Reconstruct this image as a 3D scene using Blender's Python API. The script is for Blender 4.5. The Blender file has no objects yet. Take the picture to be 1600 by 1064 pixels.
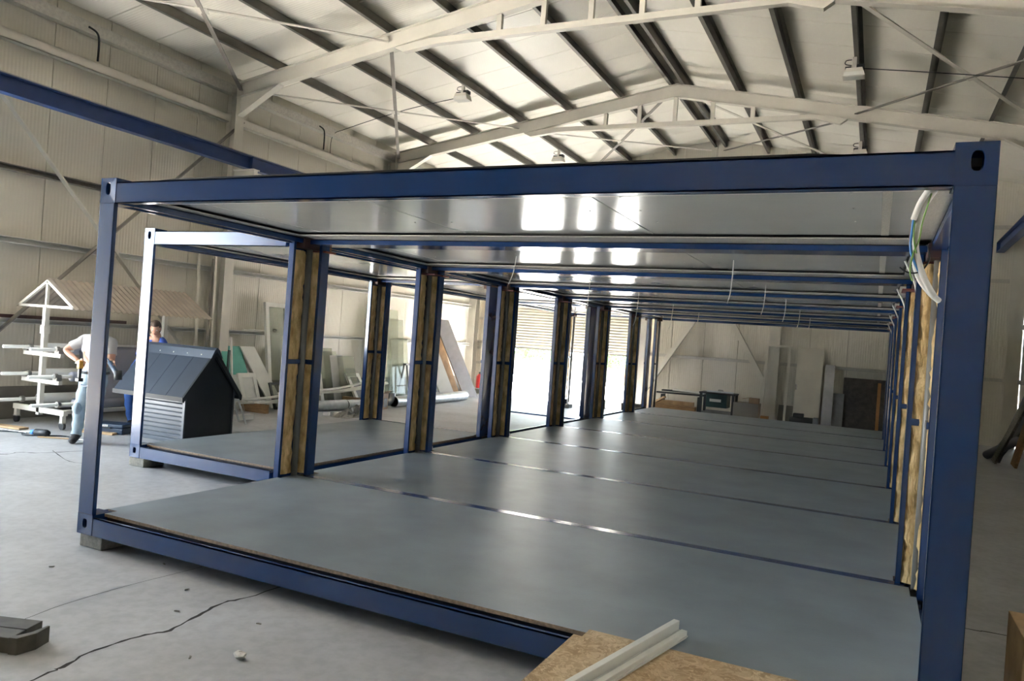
import bpy, bmesh, math, random
from mathutils import Vector, Matrix
random.seed(7)
scene = bpy.context.scene
C = scene.collection

# ------------------------------------------------------------------ camera, world, light, exposure
YAW, PITCH, ROLL, FPX = 0.4486, -0.0016, 0.0717, 1181.7
cam_d = bpy.data.cameras.new('camera'); cam = bpy.data.objects.new('camera', cam_d); C.objects.link(cam)
cam_d.sensor_width = 36.0; cam_d.lens = FPX / 1600 * 36.0; cam_d.clip_end = 300
fw = Vector((-math.sin(YAW) * math.cos(PITCH), math.cos(YAW) * math.cos(PITCH), math.sin(PITCH)))
rt = fw.cross(Vector((0, 0, 1))).normalized(); up = rt.cross(fw)
r2 = rt * math.cos(ROLL) + up * math.sin(ROLL); u2 = -rt * math.sin(ROLL) + up * math.cos(ROLL)
M4 = Matrix((r2, u2, -fw)).transposed().to_4x4(); M4.translation = Vector((5.6188, -3.9655, 1.7771))
cam.matrix_world = M4
scene.camera = cam

world = bpy.data.worlds.new('overcast_sky'); scene.world = world; world.use_nodes = True
bgn = world.node_tree.nodes['Background']
bgn.inputs['Color'].default_value = (0.72, 0.86, 1.0, 1); bgn.inputs['Strength'].default_value = 5.5

def portal(name, loc, rot, sx, sy):
    d = bpy.data.lights.new(name, 'AREA'); d.shape = 'RECTANGLE'; d.size = sx; d.size_y = sy
    d.cycles.is_portal = True
    o = bpy.data.objects.new(name, d); C.objects.link(o); o.location = loc; o.rotation_euler = rot
    return o
portal('side_gate_daylight', (-7.0, -1.0, 2.1), (0, -math.pi / 2, 0), 4.4, 6.0)
portal('shutter_daylight', (-3.65, 19.15, 0.75), (-math.pi / 2, 0, 0), 4.9, 1.6)
sun_d = bpy.data.lights.new('sun', 'SUN'); sun_d.energy = 105.0; sun_d.angle = 0.03; sun_d.color = (1.0, 0.96, 0.90)
sun = bpy.data.objects.new('sun', sun_d); C.objects.link(sun); sun.rotation_euler = Vector((-0.15, 0.75, 1.0)).to_track_quat('Z', 'Y').to_euler()

vs = scene.view_settings
vs.view_transform = 'Standard'; vs.look = 'None'; vs.gamma = 1.0; vs.use_curve_mapping = False
vs.exposure = 1.62

# ------------------------------------------------------------------ materials
def newmat(name):
    m = bpy.data.materials.new(name); m.use_nodes = True
    return m, m.node_tree.nodes, m.node_tree.links, m.node_tree.nodes['Principled BSDF']

def mat(name, col, rough=0.5, metal=0.0, var=0.12, nscale=6.0, bump=0.0, bscale=40.0, spec=0.5, col2=None, stretch=(1, 1, 1), coat=0.0):
    m, N, L, b = newmat(name)
    b.inputs['Roughness'].default_value = rough; b.inputs['Metallic'].default_value = metal
    b.inputs['Specular IOR Level'].default_value = spec; b.inputs['Coat Weight'].default_value = coat
    tc = N.new('ShaderNodeTexCoord'); mp = N.new('ShaderNodeMapping'); mp.inputs['Scale'].default_value = stretch
    L.new(tc.outputs['Object'], mp.inputs['Vector'])
    nz = N.new('ShaderNodeTexNoise'); nz.inputs['Scale'].default_value = nscale; nz.inputs['Detail'].default_value = 6
    L.new(mp.outputs['Vector'], nz.inputs['Vector'])
    rp = N.new('ShaderNodeValToRGB'); L.new(nz.outputs['Fac'], rp.inputs['Fac'])
    c2 = col2 or tuple(min(1, c * (1 + var)) for c in col)
    c1 = tuple(c * (1 - var) for c in col) if not col2 else col
    rp.color_ramp.elements[0].position = 0.32; rp.color_ramp.elements[1].position = 0.68
    rp.color_ramp.elements[0].color = (*c1, 1); rp.color_ramp.elements[1].color = (*c2, 1)
    L.new(rp.outputs['Color'], b.inputs['Base Color'])
    if bump:
        n2 = N.new('ShaderNodeTexNoise'); n2.inputs['Scale'].default_value = bscale; n2.inputs['Detail'].default_value = 4
        L.new(mp.outputs['Vector'], n2.inputs['Vector'])
        bp = N.new('ShaderNodeBump'); bp.inputs['Strength'].default_value = bump; bp.inputs['Distance'].default_value = 0.02
        L.new(n2.outputs['Fac'], bp.inputs['Height']); L.new(bp.outputs['Normal'], b.inputs['Normal'])
    return m

def ribbed(name, col, axis, freq, rough=0.45, strength=0.35):
    """micro-ribbed coated sheet: fine relief only"""
    m, N, L, b = newmat(name)
    b.inputs['Roughness'].default_value = rough
    tc = N.new('ShaderNodeTexCoord'); wv = N.new('ShaderNodeTexWave'); wv.bands_direction = axis
    wv.inputs['Scale'].default_value = freq; wv.inputs['Distortion'].default_value = 0
    L.new(tc.outputs['Object'], wv.inputs['Vector'])
    bp = N.new('ShaderNodeBump'); bp.inputs['Strength'].default_value = strength; bp.inputs['Distance'].default_value = 0.01
    L.new(wv.outputs['Fac'], bp.inputs['Height']); L.new(bp.outputs['Normal'], b.inputs['Normal'])
    nz = N.new('ShaderNodeTexNoise'); nz.inputs['Scale'].default_value = 1.3; nz.inputs['Detail'].default_value = 5
    L.new(tc.outputs['Object'], nz.inputs['Vector'])
    rp = N.new('ShaderNodeValToRGB'); L.new(nz.outputs['Fac'], rp.inputs['Fac'])
    rp.color_ramp.elements[0].color = (*[c * 0.93 for c in col], 1); rp.color_ramp.elements[1].color = (*[min(1, c * 1.05) for c in col], 1)
    L.new(rp.outputs['Color'], b.inputs['Base Color'])
    return m

def concrete_mat():
    m, N, L, b = newmat('hall_concrete')
    tc = N.new('ShaderNodeTexCoord')
    n1 = N.new('ShaderNodeTexNoise'); n1.inputs['Scale'].default_value = 0.7; n1.inputs['Detail'].default_value = 8; n1.inputs['Roughness'].default_value = 0.65
    n2 = N.new('ShaderNodeTexNoise'); n2.inputs['Scale'].default_value = 14; n2.inputs['Detail'].default_value = 8
    for n in (n1, n2): L.new(tc.outputs['Object'], n.inputs['Vector'])
    r1 = N.new('ShaderNodeValToRGB'); L.new(n1.outputs['Fac'], r1.inputs['Fac'])
    r1.color_ramp.elements[0].position = 0.3; r1.color_ramp.elements[1].position = 0.7
    r1.color_ramp.elements[0].color = (0.325, 0.325, 0.325, 1); r1.color_ramp.elements[1].color = (0.48, 0.487, 0.50, 1)
    r2_ = N.new('ShaderNodeValToRGB'); L.new(n2.outputs['Fac'], r2_.inputs['Fac'])
    r2_.color_ramp.elements[0].position = 0.35; r2_.color_ramp.elements[0].color = (0.78, 0.78, 0.78, 1); r2_.color_ramp.elements[1].position = 0.6
    mx = N.new('ShaderNodeMix'); mx.data_type = 'RGBA'; mx.blend_type = 'MULTIPLY'; mx.inputs['Factor'].default_value = 0.6
    L.new(r1.outputs['Color'], mx.inputs['A']); L.new(r2_.outputs['Color'], mx.inputs['B'])
    L.new(mx.outputs['Result'], b.inputs['Base Color'])
    b.inputs['Roughness'].default_value = 0.45
    bp = N.new('ShaderNodeBump'); bp.inputs['Strength'].default_value = 0.12; bp.inputs['Distance'].default_value = 0.01
    L.new(n2.outputs['Fac'], bp.inputs['Height']); L.new(bp.outputs['Normal'], b.inputs['Normal'])
    return m

def osb_mat():
    m, N, L, b = newmat('strand_board')
    tc = N.new('ShaderNodeTexCoord')
    vo = N.new('ShaderNodeTexVoronoi'); vo.inputs['Scale'].default_value = 22
    nz = N.new('ShaderNodeTexNoise'); nz.inputs['Scale'].default_value = 9; nz.inputs['Detail'].default_value = 6; nz.inputs['Distortion'].default_value = 2.5
    L.new(tc.outputs['Object'], nz.inputs['Vector'])
    mp = N.new('ShaderNodeVectorMath'); mp.operation = 'MULTIPLY_ADD'; mp.inputs[1].default_value = (0.25, 0.25, 0.25)
    L.new(nz.outputs['Color'], mp.inputs[0]); L.new(tc.outputs['Object'], mp.inputs[2]); L.new(mp.outputs['Vector'], vo.inputs['Vector'])
    rp = N.new('ShaderNodeValToRGB'); sep = N.new('ShaderNodeSeparateColor'); L.new(vo.outputs['Color'], sep.inputs['Color'])
    L.new(sep.outputs['Red'], rp.inputs['Fac'])
    rp.color_ramp.elements[0].color = (0.34, 0.225, 0.115, 1); rp.color_ramp.elements[1].color = (0.62, 0.47, 0.29, 1)
    L.new(rp.outputs['Color'], b.inputs['Base Color']); b.inputs['Roughness'].default_value = 0.6
    bp = N.new('ShaderNodeBump'); bp.inputs['Strength'].default_value = 0.25; bp.inputs['Distance'].default_value = 0.005
    L.new(vo.outputs['Distance'], bp.inputs['Height']); L.new(bp.outputs['Normal'], b.inputs['Normal'])
    return m

def glass_mat(name, tint=(0.8, 0.9, 0.86), trans=0.75):
    m, N, L, b = newmat(name)
    tr = N.new('ShaderNodeBsdfTransparent'); tr.inputs['Color'].default_value = (*tint, 1)
    b.inputs['Base Color'].default_value = (tint[0] * 0.45, tint[1] * 0.45, tint[2] * 0.42, 1); b.inputs['Roughness'].default_value = 0.05
    mx = N.new('ShaderNodeMixShader'); mx.inputs['Fac'].default_value = 1 - trans
    out = N['Material Output']
    L.new(tr.outputs['BSDF'], mx.inputs[1]); L.new(b.outputs['BSDF'], mx.inputs[2]); L.new(mx.outputs['Shader'], out.inputs['Surface'])
    return m

BLUE = mat('container_blue_paint', (0.0065, 0.034, 0.128), 0.19, var=0.06, nscale=3, spec=0.9)
RAILBLUE = mat('rail_blue_paint', (0.010, 0.035, 0.13), 0.4, var=0.1)
PRIMER = mat('primer_brown', (0.055, 0.022, 0.018), 0.6)
PRIMERRED = mat('primer_red', (0.16, 0.04, 0.032), 0.6)
DARKSTEEL = mat('dark_rubber_gasket', (0.012, 0.014, 0.018), 0.6)
GALV = mat('galvanised_trim', (0.50, 0.48, 0.43), 0.42, metal=0.35, var=0.1, nscale=20, stretch=(6, 1, 1))
CEILM = mat('zinc_ceiling_sheet', (0.64, 0.64, 0.62), 0.15, metal=0.25, var=0.03, nscale=2, spec=0.6)
CEMENT = mat('cement_board', (0.195, 0.228, 0.25), 0.42, var=0.13, nscale=2.2, bump=0.03, bscale=60)
PARTICLE = mat('particle_board_edge', (0.23, 0.17, 0.12), 0.8, var=0.3, nscale=40)
WOOL = mat('mineral_wool', (0.40, 0.245, 0.085), 0.95, nscale=16, bump=1.0, bscale=55, col2=(0.84, 0.62, 0.32), stretch=(1, 1, 0.35))
PIPE = mat('grey_drainpipe', (0.20, 0.195, 0.18), 0.4, var=0.04)
CREAM = mat('cream_painted_steel', (0.62, 0.585, 0.51), 0.5, var=0.06, nscale=2)
PURLIN = mat('galvanised_purlin', (0.155, 0.148, 0.130), 0.5, metal=0.3, var=0.12, nscale=3)
ANGLE = mat('grey_steel_angle', (0.22, 0.20, 0.175), 0.5, var=0.08)
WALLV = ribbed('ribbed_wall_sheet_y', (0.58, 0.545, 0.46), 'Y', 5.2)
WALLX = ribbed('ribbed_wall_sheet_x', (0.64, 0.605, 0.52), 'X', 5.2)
ROOFM = ribbed('ribbed_roof_sheet', (0.85, 0.81, 0.715), 'Y', 5.2, rough=0.38, strength=0.25)
JOINT = mat('panel_joint', (0.30, 0.28, 0.235), 0.7)
PLINTH = mat('dark_plinth', (0.16, 0.15, 0.13), 0.8)
CONC = concrete_mat()
BLOCKM = mat('grey_concrete_block', (0.23, 0.22, 0.19), 0.9, var=0.25, nscale=30, bump=0.3)
CRACK = mat('dark_crack', (0.035, 0.03, 0.025), 0.95)
OSB = osb_mat()
WHITEP = mat('white_plastic', (0.72, 0.71, 0.66), 0.35, var=0.04)
WHITEB = mat('white_board', (0.66, 0.65, 0.61), 0.5, var=0.06, nscale=3)
GREENB = mat('turquoise_board', (0.10, 0.36, 0.30), 0.55, var=0.08)
SHUT = mat('shutter_cream', (0.66, 0.61, 0.50), 0.45, var=0.04)
TUBEM = mat('galvanised_duct', (0.52, 0.55, 0.57), 0.33, metal=0.75, var=0.12, nscale=8)
WOOD = mat('raw_timber', (0.34, 0.20, 0.09), 0.7, var=0.25, nscale=5, stretch=(1, 8, 8))
WOODL = mat('light_timber', (0.46, 0.31, 0.17), 0.7, var=0.2, nscale=5)
DARKB = mat('dark_brown_board', (0.052, 0.045, 0.038), 0.6, var=0.35, nscale=9)
BLACK = mat('black_metal', (0.012, 0.014, 0.015), 0.5)
GREENM = mat('dark_green_machine', (0.012, 0.045, 0.04), 0.45)
CARD = mat('cardboard', (0.34, 0.23, 0.14), 0.8, var=0.12)
FILM = glass_mat('plastic_film', (0.92, 0.90, 0.88), 0.45)
GLASS = glass_mat('stacked_glass', (0.90, 0.92, 0.86), 0.68)
GREYB = mat('grey_board', (0.20, 0.20, 0.20), 0.6)
RED = mat('extinguisher_red', (0.55, 0.03, 0.03), 0.35)
SHEDM = mat('anthracite_sheet', (0.030, 0.042, 0.062), 0.35, var=0.06, spec=0.5)
SHEDS = mat('grey_siding', (0.10, 0.11, 0.125), 0.36, metal=0.3, var=0.05, nscale=4)
SHEDG = mat('black_gable', (0.006, 0.009, 0.012), 0.55)
STEEL = mat('raw_steel', (0.34, 0.33, 0.31), 0.4, metal=0.8)
RUST = mat('dark_rusty_steel', (0.085, 0.075, 0.06), 0.55, metal=0.3, var=0.3, nscale=9)
ROLLG = mat('grey_membrane', (0.22, 0.22, 0.25), 0.6, var=0.04)
CART = mat('cart_white_paint', (0.66, 0.64, 0.58), 0.45, var=0.04)
CORR = mat('weathered_corrugated', (0.36, 0.31, 0.255), 0.6, var=0.12, nscale=4)
TOOLB = mat('toolbox_navy', (0.010, 0.028, 0.06), 0.4)
YELLOW = mat('tool_yellow', (0.62, 0.32, 0.04), 0.45)
SKIN = mat('skin', (0.52, 0.29, 0.20), 0.55, var=0.05)
TEE = mat('grey_tshirt', (0.42, 0.42, 0.43), 0.85, var=0.06)
TROU = mat('pale_blue_trousers', (0.34, 0.43, 0.50), 0.85, var=0.12, nscale=8)
TROUD = mat('dark_patch_fabric', (0.05, 0.06, 0.07), 0.85)
JEAN = mat('blue_jeans', (0.03, 0.10, 0.33), 0.8, var=0.15)
SHIRTB = mat('bright_blue_shirt', (0.03, 0.08, 0.38), 0.8, var=0.1)
HAIR = mat('brown_hair', (0.05, 0.03, 0.02), 0.7)
SHOE = mat('dark_shoe', (0.035, 0.03, 0.028), 0.6)
WIREW = mat('white_cable', (0.70, 0.68, 0.64), 0.5, var=0.03)
WIREB = mat('blue_wire', (0.05, 0.22, 0.55), 0.5, var=0.03)
WIREG = mat('green_yellow_wire', (0.16, 0.30, 0.06), 0.5, var=0.03)
WIREBR = mat('brown_wire', (0.13, 0.055, 0.03), 0.5, var=0.03)
LENS = mat('floodlight_glass', (0.75, 0.74, 0.68), 0.15, var=0.02)
LEAF = mat('leaf_green', (0.075, 0.16, 0.045), 0.7, var=0.4, nscale=3)
YARD = mat('yard_gravel', (0.50, 0.48, 0.45), 0.9, var=0.1, nscale=1)
PAPER = mat('crumpled_paper', (0.62, 0.60, 0.56), 0.8)
ORANGE = mat('orange_timber', (0.36, 0.17, 0.05), 0.6)
MIRROR = mat('foil_wrapped_panel', (0.62, 0.60, 0.62), 0.22, metal=0.6, var=0.06)
STAIN = mat('rust_stain', (0.20, 0.12, 0.075), 0.9)

# ------------------------------------------------------------------ mesh helpers
class MB:
    def __init__(s): s.v = []; s.f = []; s.mi = []
    def add(s, vs_, fs, m=0):
        o = len(s.v); s.v += [tuple(p) for p in vs_]; s.f += [tuple(i + o for i in f) for f in fs]; s.mi += [m] * len(fs); return s
    def box(s, a, b, m=0):
        (x0, y0, z0), (x1, y1, z1) = a, b
        x0, x1 = min(x0, x1), max(x0, x1); y0, y1 = min(y0, y1), max(y0, y1); z0, z1 = min(z0, z1), max(z0, z1)
        return s.add([(x0, y0, z0), (x1, y0, z0), (x1, y1, z0), (x0, y1, z0), (x0, y0, z1), (x1, y0, z1), (x1, y1, z1), (x0, y1, z1)],
                     [(3, 2, 1, 0), (4, 5, 6, 7), (0, 1, 5, 4), (1, 2, 6, 5), (2, 3, 7, 6), (3, 0, 4, 7)], m)
    def bar(s, p, q, w, h, m=0, upv=(0, 0, 1)):
        """rectangular bar from p to q: w across, h along 'up'"""
        p, q = Vector(p), Vector(q); d = (q - p).normalized(); u = Vector(upv)
        sd = d.cross(u)
        if sd.length < 1e-4: sd = d.cross(Vector((1, 0, 0)))
        sd.normalize(); u = sd.cross(d)
        a = sd * w / 2; b = u * h / 2
        vs_ = [p - a - b, p + a - b, p + a + b, p - a + b, q - a - b, q + a - b, q + a + b, q - a + b]
        return s.add(vs_, [(0, 1, 2, 3), (7, 6, 5, 4), (0, 4, 5, 1), (1, 5, 6, 2), (2, 6, 7, 3), (3, 7, 4, 0)], m)
    def prism(s, poly, ext, m=0):
        """poly: list of 3D points (planar), ext: vector"""
        n = len(poly); e = Vector(ext)
        vs_ = [Vector(p) for p in poly] + [Vector(p) + e for p in poly]
        fs = [tuple(range(n))[::-1], tuple(range(n, 2 * n))] + [(i, (i + 1) % n, n + (i + 1) % n, n + i) for i in range(n)]
        return s.add(vs_, fs, m)
    def tube(s, path, r, n=8, m=0, cap=True):
        P = [Vector(p) for p in path]; k = len(P); rs = r if isinstance(r, (list, tuple)) else [r] * k
        vs_ = []; pu = None
        for i in range(k):
            d = (P[min(i + 1, k - 1)] - P[max(i - 1, 0)]).normalized()
            if pu is None: pu = d.orthogonal().normalized()
            pu = (pu - d * pu.dot(d)).normalized(); w = d.cross(pu)
            for j in range(n):
                t = 2 * math.pi * j / n
                vs_.append(P[i] + (pu * math.cos(t) + w * math.sin(t)) * rs[i])
        fs = [(i * n + j, i * n + (j + 1) % n, (i + 1) * n + (j + 1) % n, (i + 1) * n + j) for i in range(k - 1) for j in range(n)]
        if cap: fs += [tuple(range(n))[::-1], tuple(range((k - 1) * n, k * n))]
        return s.add(vs_, fs, m)
    def grid(s, rows, m=0):
        nr, nc = len(rows), len(rows[0])
        return s.add([p for r in rows for p in r], [(i * nc + j, i * nc + j + 1, (i + 1) * nc + j + 1, (i + 1) * nc + j) for i in range(nr - 1) for j in range(nc - 1)], m)
    def ball(s, c, r, n=10, k=7, m=0, sc=(1, 1, 1), jit=0.0):
        vs_ = []
        for i in range(k + 1):
            a = math.pi * i / k
            for j in range(n):
                t = 2 * math.pi * j / n; q = 1 + random.uniform(-jit, jit)
                vs_.append((c[0] + r * sc[0] * q * math.sin(a) * math.cos(t), c[1] + r * sc[1] * q * math.sin(a) * math.sin(t), c[2] + r * sc[2] * q * math.cos(a)))
        return s.add(vs_, [(i * n + j, (i + 1) * n + j, (i + 1) * n + (j + 1) % n, i * n + (j + 1) % n) for i in range(k) for j in range(n)], m)
    def build(s, name, mats, parent=None, smooth=False, bevel=0.0):
        me = bpy.data.meshes.new(name); me.from_pydata([tuple(p) for p in s.v], [], s.f)
        if not isinstance(mats, (list, tuple)): mats = [mats]
        for m in mats: me.materials.append(m)
        me.polygons.foreach_set('material_index', s.mi)
        if smooth: me.polygons.foreach_set('use_smooth', [True] * len(s.f))
        me.validate(); me.update()
        bm = bmesh.new(); bm.from_mesh(me); bmesh.ops.recalc_face_normals(bm, faces=bm.faces); bm.to_mesh(me); bm.free()
        o = bpy.data.objects.new(name, me); C.objects.link(o)
        if parent: o.parent = parent
        if bevel:
            md = o.modifiers.new('bevel', 'BEVEL'); md.width = bevel; md.segments = 2; md.limit_method = 'ANGLE'
        return o

def smooth_path(pts, n=6):
    P = [Vector(p) for p in pts]; out = []
    for i in range(len(P) - 1):
        a = P[max(i - 1, 0)]; b = P[i]; c = P[i + 1]; d = P[min(i + 2, len(P) - 1)]
        for j in range(n):
            t = j / n
            out.append(0.5 * ((2 * b) + (-a + c) * t + (2 * a - 5 * b + 4 * c - d) * t * t + (-a + 3 * b - 3 * c + d) * t ** 3))
    out.append(P[-1]); return out

def tag(o, label, cat, group=None, kind=None):
    o['label'] = label
    if cat: o['category'] = cat
    if group: o['group'] = group
    if kind: o['kind'] = kind
    return o
def thing(name, label, cat, loc=(0, 0, 0), rotz=0, group=None):
    o = bpy.data.objects.new(name, None); C.objects.link(o); o.location = loc; o.rotation_euler = (0, 0, rotz)
    o.empty_display_size = 0.1
    return tag(o, label, cat, group)
def struct(name, label, mb=None, m=None):
    if mb: o = mb.build(name, m)
    else: o = bpy.data.objects.new(name, None); C.objects.link(o)
    o['kind'] = 'structure'; o['label'] = label
    return o
def copy_part(o, parent, loc=None):
    c = o.copy(); C.objects.link(c); c.parent = parent
    if loc is not None: c.location = loc
    return c
def dup(root, loc, label):
    r = root.copy(); C.objects.link(r); r.location = loc; r['label'] = label
    for ch in list(root.children):
        c = copy_part(ch, r)
        for g in list(ch.children): copy_part(g, c)
    return r

# ------------------------------------------------------------------ the hall
FZ = -0.11                     # hall floor level (container underside = 0)
XL, XR, YN, YF = -7.1, 9.0, -20.0, 19.3
RX, RZ = 0.97, 8.08            # ridge of the rafter tops
SL, SR = 0.165, 0.20
def rz(x): return RZ - SL * (RX - x) if x < RX else RZ - SR * (x - RX)
ROOFUP = 0.21
FY = [-8.9, -3.25, 2.3, 7.85, 13.7, 19.05]

flo = struct('floor', 'grey worn concrete hall floor', MB().box((XL - 0.3, YN - 0.3, FZ - 0.2), (XR + 0.3, YF + 0.3, FZ)), CONC)
def ribbon(pts, w, name='crack', m=CRACK, jit=0.0, par=flo, z=0.0012):
    P = smooth_path([(x, y, FZ + z) for x, y in pts], 5); rows = []
    for i, p in enumerate(P):
        d = (P[min(i + 1, len(P) - 1)] - P[max(i - 1, 0)]).normalized(); n = Vector((-d.y, d.x, 0))
        ww = w * (1 + random.uniform(-jit, jit)); o = n * random.uniform(-jit, jit) * w
        rows.append([p + o + n * ww / 2, p + o - n * ww / 2])
    return MB().grid(rows).build(name, m, par)
ribbon([(1.95, -2.6), (1.9, -1.52), (1.88, -1.36), (1.83, -1.13), (1.86, -0.88), (1.92, -0.72), (1.87, -0.46), (1.83, -0.21), (1.88, 0.02), (1.9, 0.6)], 0.02, jit=0.5)
ribbon([(1.15, -2.2), (1.14, -1.24), (1.08, -0.82), (1.08, -0.36), (1.13, 0.14), (1.15, 0.6)], 0.006, 'joint_line', jit=0.2)
ribbon([(6.1, 2.55), (6.4, 2.57), (6.75, 2.6), (8.9, 2.66)], 0.018, 'joint_line', jit=0.25)
ribbon([(-4.6, 1.6), (-4.11, 1.81), (-4.1, 2.04), (-3.92, 2.19), (-3.75, 2.7)], 0.02, jit=0.6)
ribbon([(-4.0, 2.4), (-3.2, 2.1), (-2.9, 2.15), (-2.4, 1.8)], 0.010, jit=0.6)
# walls -----------------------------------------------------------------
def wallpanels(root, axis, fixed, sgn, a0, a1, zfun, matl, holes=()):
    """1 m wide sheet panels, proud of a darker backing; fixed = inner face coordinate, sgn = outward"""
    k = a0
    cache = {}
    while k < a1 - 0.05:
        b = min(k + 1.0, a1)
        segs = [(FZ, None)]
        for (h0, h1, hz0, hz1) in holes:
            if k + 0.01 >= h0 and b - 0.01 <= h1: segs = ([(FZ, hz0)] if hz0 > FZ + .02 else []) + [(hz1, None)]
        for (z0, z1) in segs:
            g = 0.006
            za = z1 if z1 is not None else zfun(k); zb = z1 if z1 is not None else zfun(b)
            m = MB(); t0, t1 = fixed, fixed + sgn * 0.05
            if axis == 'y':
                m.prism([(t0, k + g, z0), (t0, b - g, z0), (t0, b - g, zb), (t0, k + g, za)], (t1 - t0, 0, 0))
            else:
                m.prism([(k + g, t0, z0), (b - g, t0, z0), (b - g, t0, zb), (k + g, t0, za)], (0, t1 - t0, 0))
            m.build('wall_panel', matl, root)
        k = b
GY0, GY1, GZ = -4.0, 2.0, 4.3        # side gate opening in the left wall
wl = struct('wall_left', 'cream ribbed sheet wall of the hall with horizontal rails')
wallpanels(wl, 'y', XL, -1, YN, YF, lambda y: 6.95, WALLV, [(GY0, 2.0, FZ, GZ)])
b = MB(); b.box((XL - 0.10, YN, FZ), (XL - 0.055, GY0, 6.95)); b.box((XL - 0.10, 2.0, FZ), (XL - 0.055, YF, 6.95)); b.box((XL - 0.10, GY0, GZ), (XL - 0.055, 2.0, 6.95)); b.build('backing', JOINT, wl)
MB().box((XL, 2.0, FZ), (XL + 0.03, YF, 0.42)).build('plinth', PLINTH, wl)
for z, h, d in ((6.0, 0.16, 0.16), (3.95, 0.10, 0.12), (2.80, 0.10, 0.14), (1.50, 0.08, 0.16)):
    for y0, y1 in [(2.02, 2.15), (2.45, 7.7), (8.0, 13.55), (13.85, 18.8)]:
        m = MB(); m.box((XL, y0 + 0.02, z + h / 2 - 0.012), (XL + d, y1 - 0.02, z + h / 2)); m.box((XL, y0 + 0.02, z - h / 2), (XL + d, y1 - 0.02, z - h / 2 + 0.012)); m.box((XL, y0 + 0.02, z - h / 2), (XL + 0.012, y1 - 0.02, z + h / 2))
        if z > 5.5: m.box((XL + d - 0.012, y0 + 0.02, z - h / 2), (XL + d, y1 - 0.02, z + h / 2))
        m.build('wall_rail', CREAM if z > 5.5 else ANGLE if z > 3 else WHITEB, wl)
m = MB().box((XL, YN, 6.52), (XL + 0.17, YF, 6.72)); m.build('eave_strut', GALV, wl)
wr = struct('wall_right', 'shaded cream sheet wall on the right of the hall')
wallpanels(wr, 'y', XR, 1, YN, YF, lambda y: 6.75, WALLV)
MB().box((XR + 0.055, YN, FZ), (XR + 0.10, YF, 6.75)).build('backing', JOINT, wr)
for z in (1.6, 3.0, 4.4, 5.6):
    MB().box((XR - 0.12, YN, z - 0.05), (XR, YF, z + 0.05)).build('wall_rail', ANGLE, wr)
MB().box((XR - 0.17, YN, 6.25), (XR, YF, 6.45)).build('eave_strut', PURLIN, wr)
SX0, SX1, SZ = -6.1, -1.1, 4.3       # shutter opening in the far wall
wf = struct('wall_far', 'cream ribbed sheet end wall of the hall')
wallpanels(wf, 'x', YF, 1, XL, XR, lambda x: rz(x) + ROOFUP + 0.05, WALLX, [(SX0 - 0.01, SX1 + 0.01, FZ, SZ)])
b = MB(); b.prism([(XL, YF + 0.055, FZ), (SX0, YF + 0.055, FZ), (SX0, YF + 0.055, SZ), (SX1, YF + 0.055, SZ), (SX1, YF + 0.055, FZ), (XR, YF + 0.055, FZ), (XR, YF + 0.055, rz(XR) + .2), (RX, YF + 0.055, RZ + .2), (XL, YF + 0.055, rz(XL) + .2)], (0, 0.05, 0)); b.build('backing', JOINT, wf)
for x0, x1, zs in ((XL, SX0 - 0.1, (0.9, 1.41, 1.62, 2.43)), (SX1 + 0.1, XR, (1.62, 4.2)), (XL, XR, (5.6,))):
    for z in zs:
        m = MB(); m.box((x0, YF - 0.12, z + 0.03), (x1, YF, z + 0.045)); m.box((x0, YF - 0.015, z - 0.045), (x1, YF, z + 0.045)); m.box((x0, YF - 0.12, z - 0.03), (x1, YF - 0.108, z + 0.045)); m.build('wall_rail', GALV, wf)
for x in (-6.98, -6.35, -0.95, 2.98, 8.75):
    zt = rz(x) - 0.05; m = MB(); w = 0.15
    m.box((x - w, YF - 0.45, FZ), (x + w, YF - 0.436, zt)); m.box((x - w, YF - 0.16, FZ), (x + w, YF - 0.146, zt)); m.box((x - 0.006, YF - 0.45, FZ), (x + 0.006, YF - 0.15, zt))
    m.build('wall_column', CREAM, wf)
for p, q in (((1.10, 19.0, 3.55), (-0.85, 19.0, 0.35)), ((1.25, 19.0, 3.55), (3.1, 19.0, 0.45))):
    MB().bar(p, q, 0.15, 0.13, upv=(0, 1, 0)).build('wall_brace', CREAM, wf)
wn = struct('wall_near', 'closed cream end wall behind the viewpoint')
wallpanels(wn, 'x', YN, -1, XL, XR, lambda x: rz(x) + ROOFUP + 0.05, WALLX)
b = MB(); y_ = YN - 0.10; b.prism([(XL, y_, FZ), (XR, y_, FZ), (XR, y_, rz(XR) + .2), (RX, y_, RZ + .2), (XL, y_, rz(XL) + .2)], (0, 0.045, 0)); b.build('backing', JOINT, wn)

# ceiling ---------------------------------------------------------------
ce = struct('ceiling', 'pitched roof of pale ribbed sheet panels on dark purlins')
def roofpanel(x0, x1):
    m = MB(); zu = ROOFUP
    m.prism([(x0, 0.006, rz(x0) + zu), (x1, 0.006, rz(x1) + zu), (x1, 0.006, rz(x1) + zu + 0.06), (x0, 0.006, rz(x0) + zu + 0.06)], (0, 0.988, 0))
    return m.build('roof_panel', ROOFM, ce)
pl, pr = roofpanel(XL - 0.15, RX), roofpanel(RX, XR + 0.15)
y = YN - 0.1; first = True
while y < YF + 0.05:
    if first: pl.location.y = y; pr.location.y = y; first = False
    else: copy_part(pl, ce, (0, y, 0)); copy_part(pr, ce, (0, y, 0))
    y += 1.0
m = MB(); zu = ROOFUP + 0.062
m.prism([(XL - .15, YN - .1, rz(XL - .15) + zu), (RX, YN - .1, RZ + zu), (XR + .15, YN - .1, rz(XR + .15) + zu), (XR + .15, YN - .1, rz(XR + .15) + zu + .04), (RX, YN - .1, RZ + zu + .04), (XL - .15, YN - .1, rz(XL - .15) + zu + .04)], (0, YF - YN + .3, 0))
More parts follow.
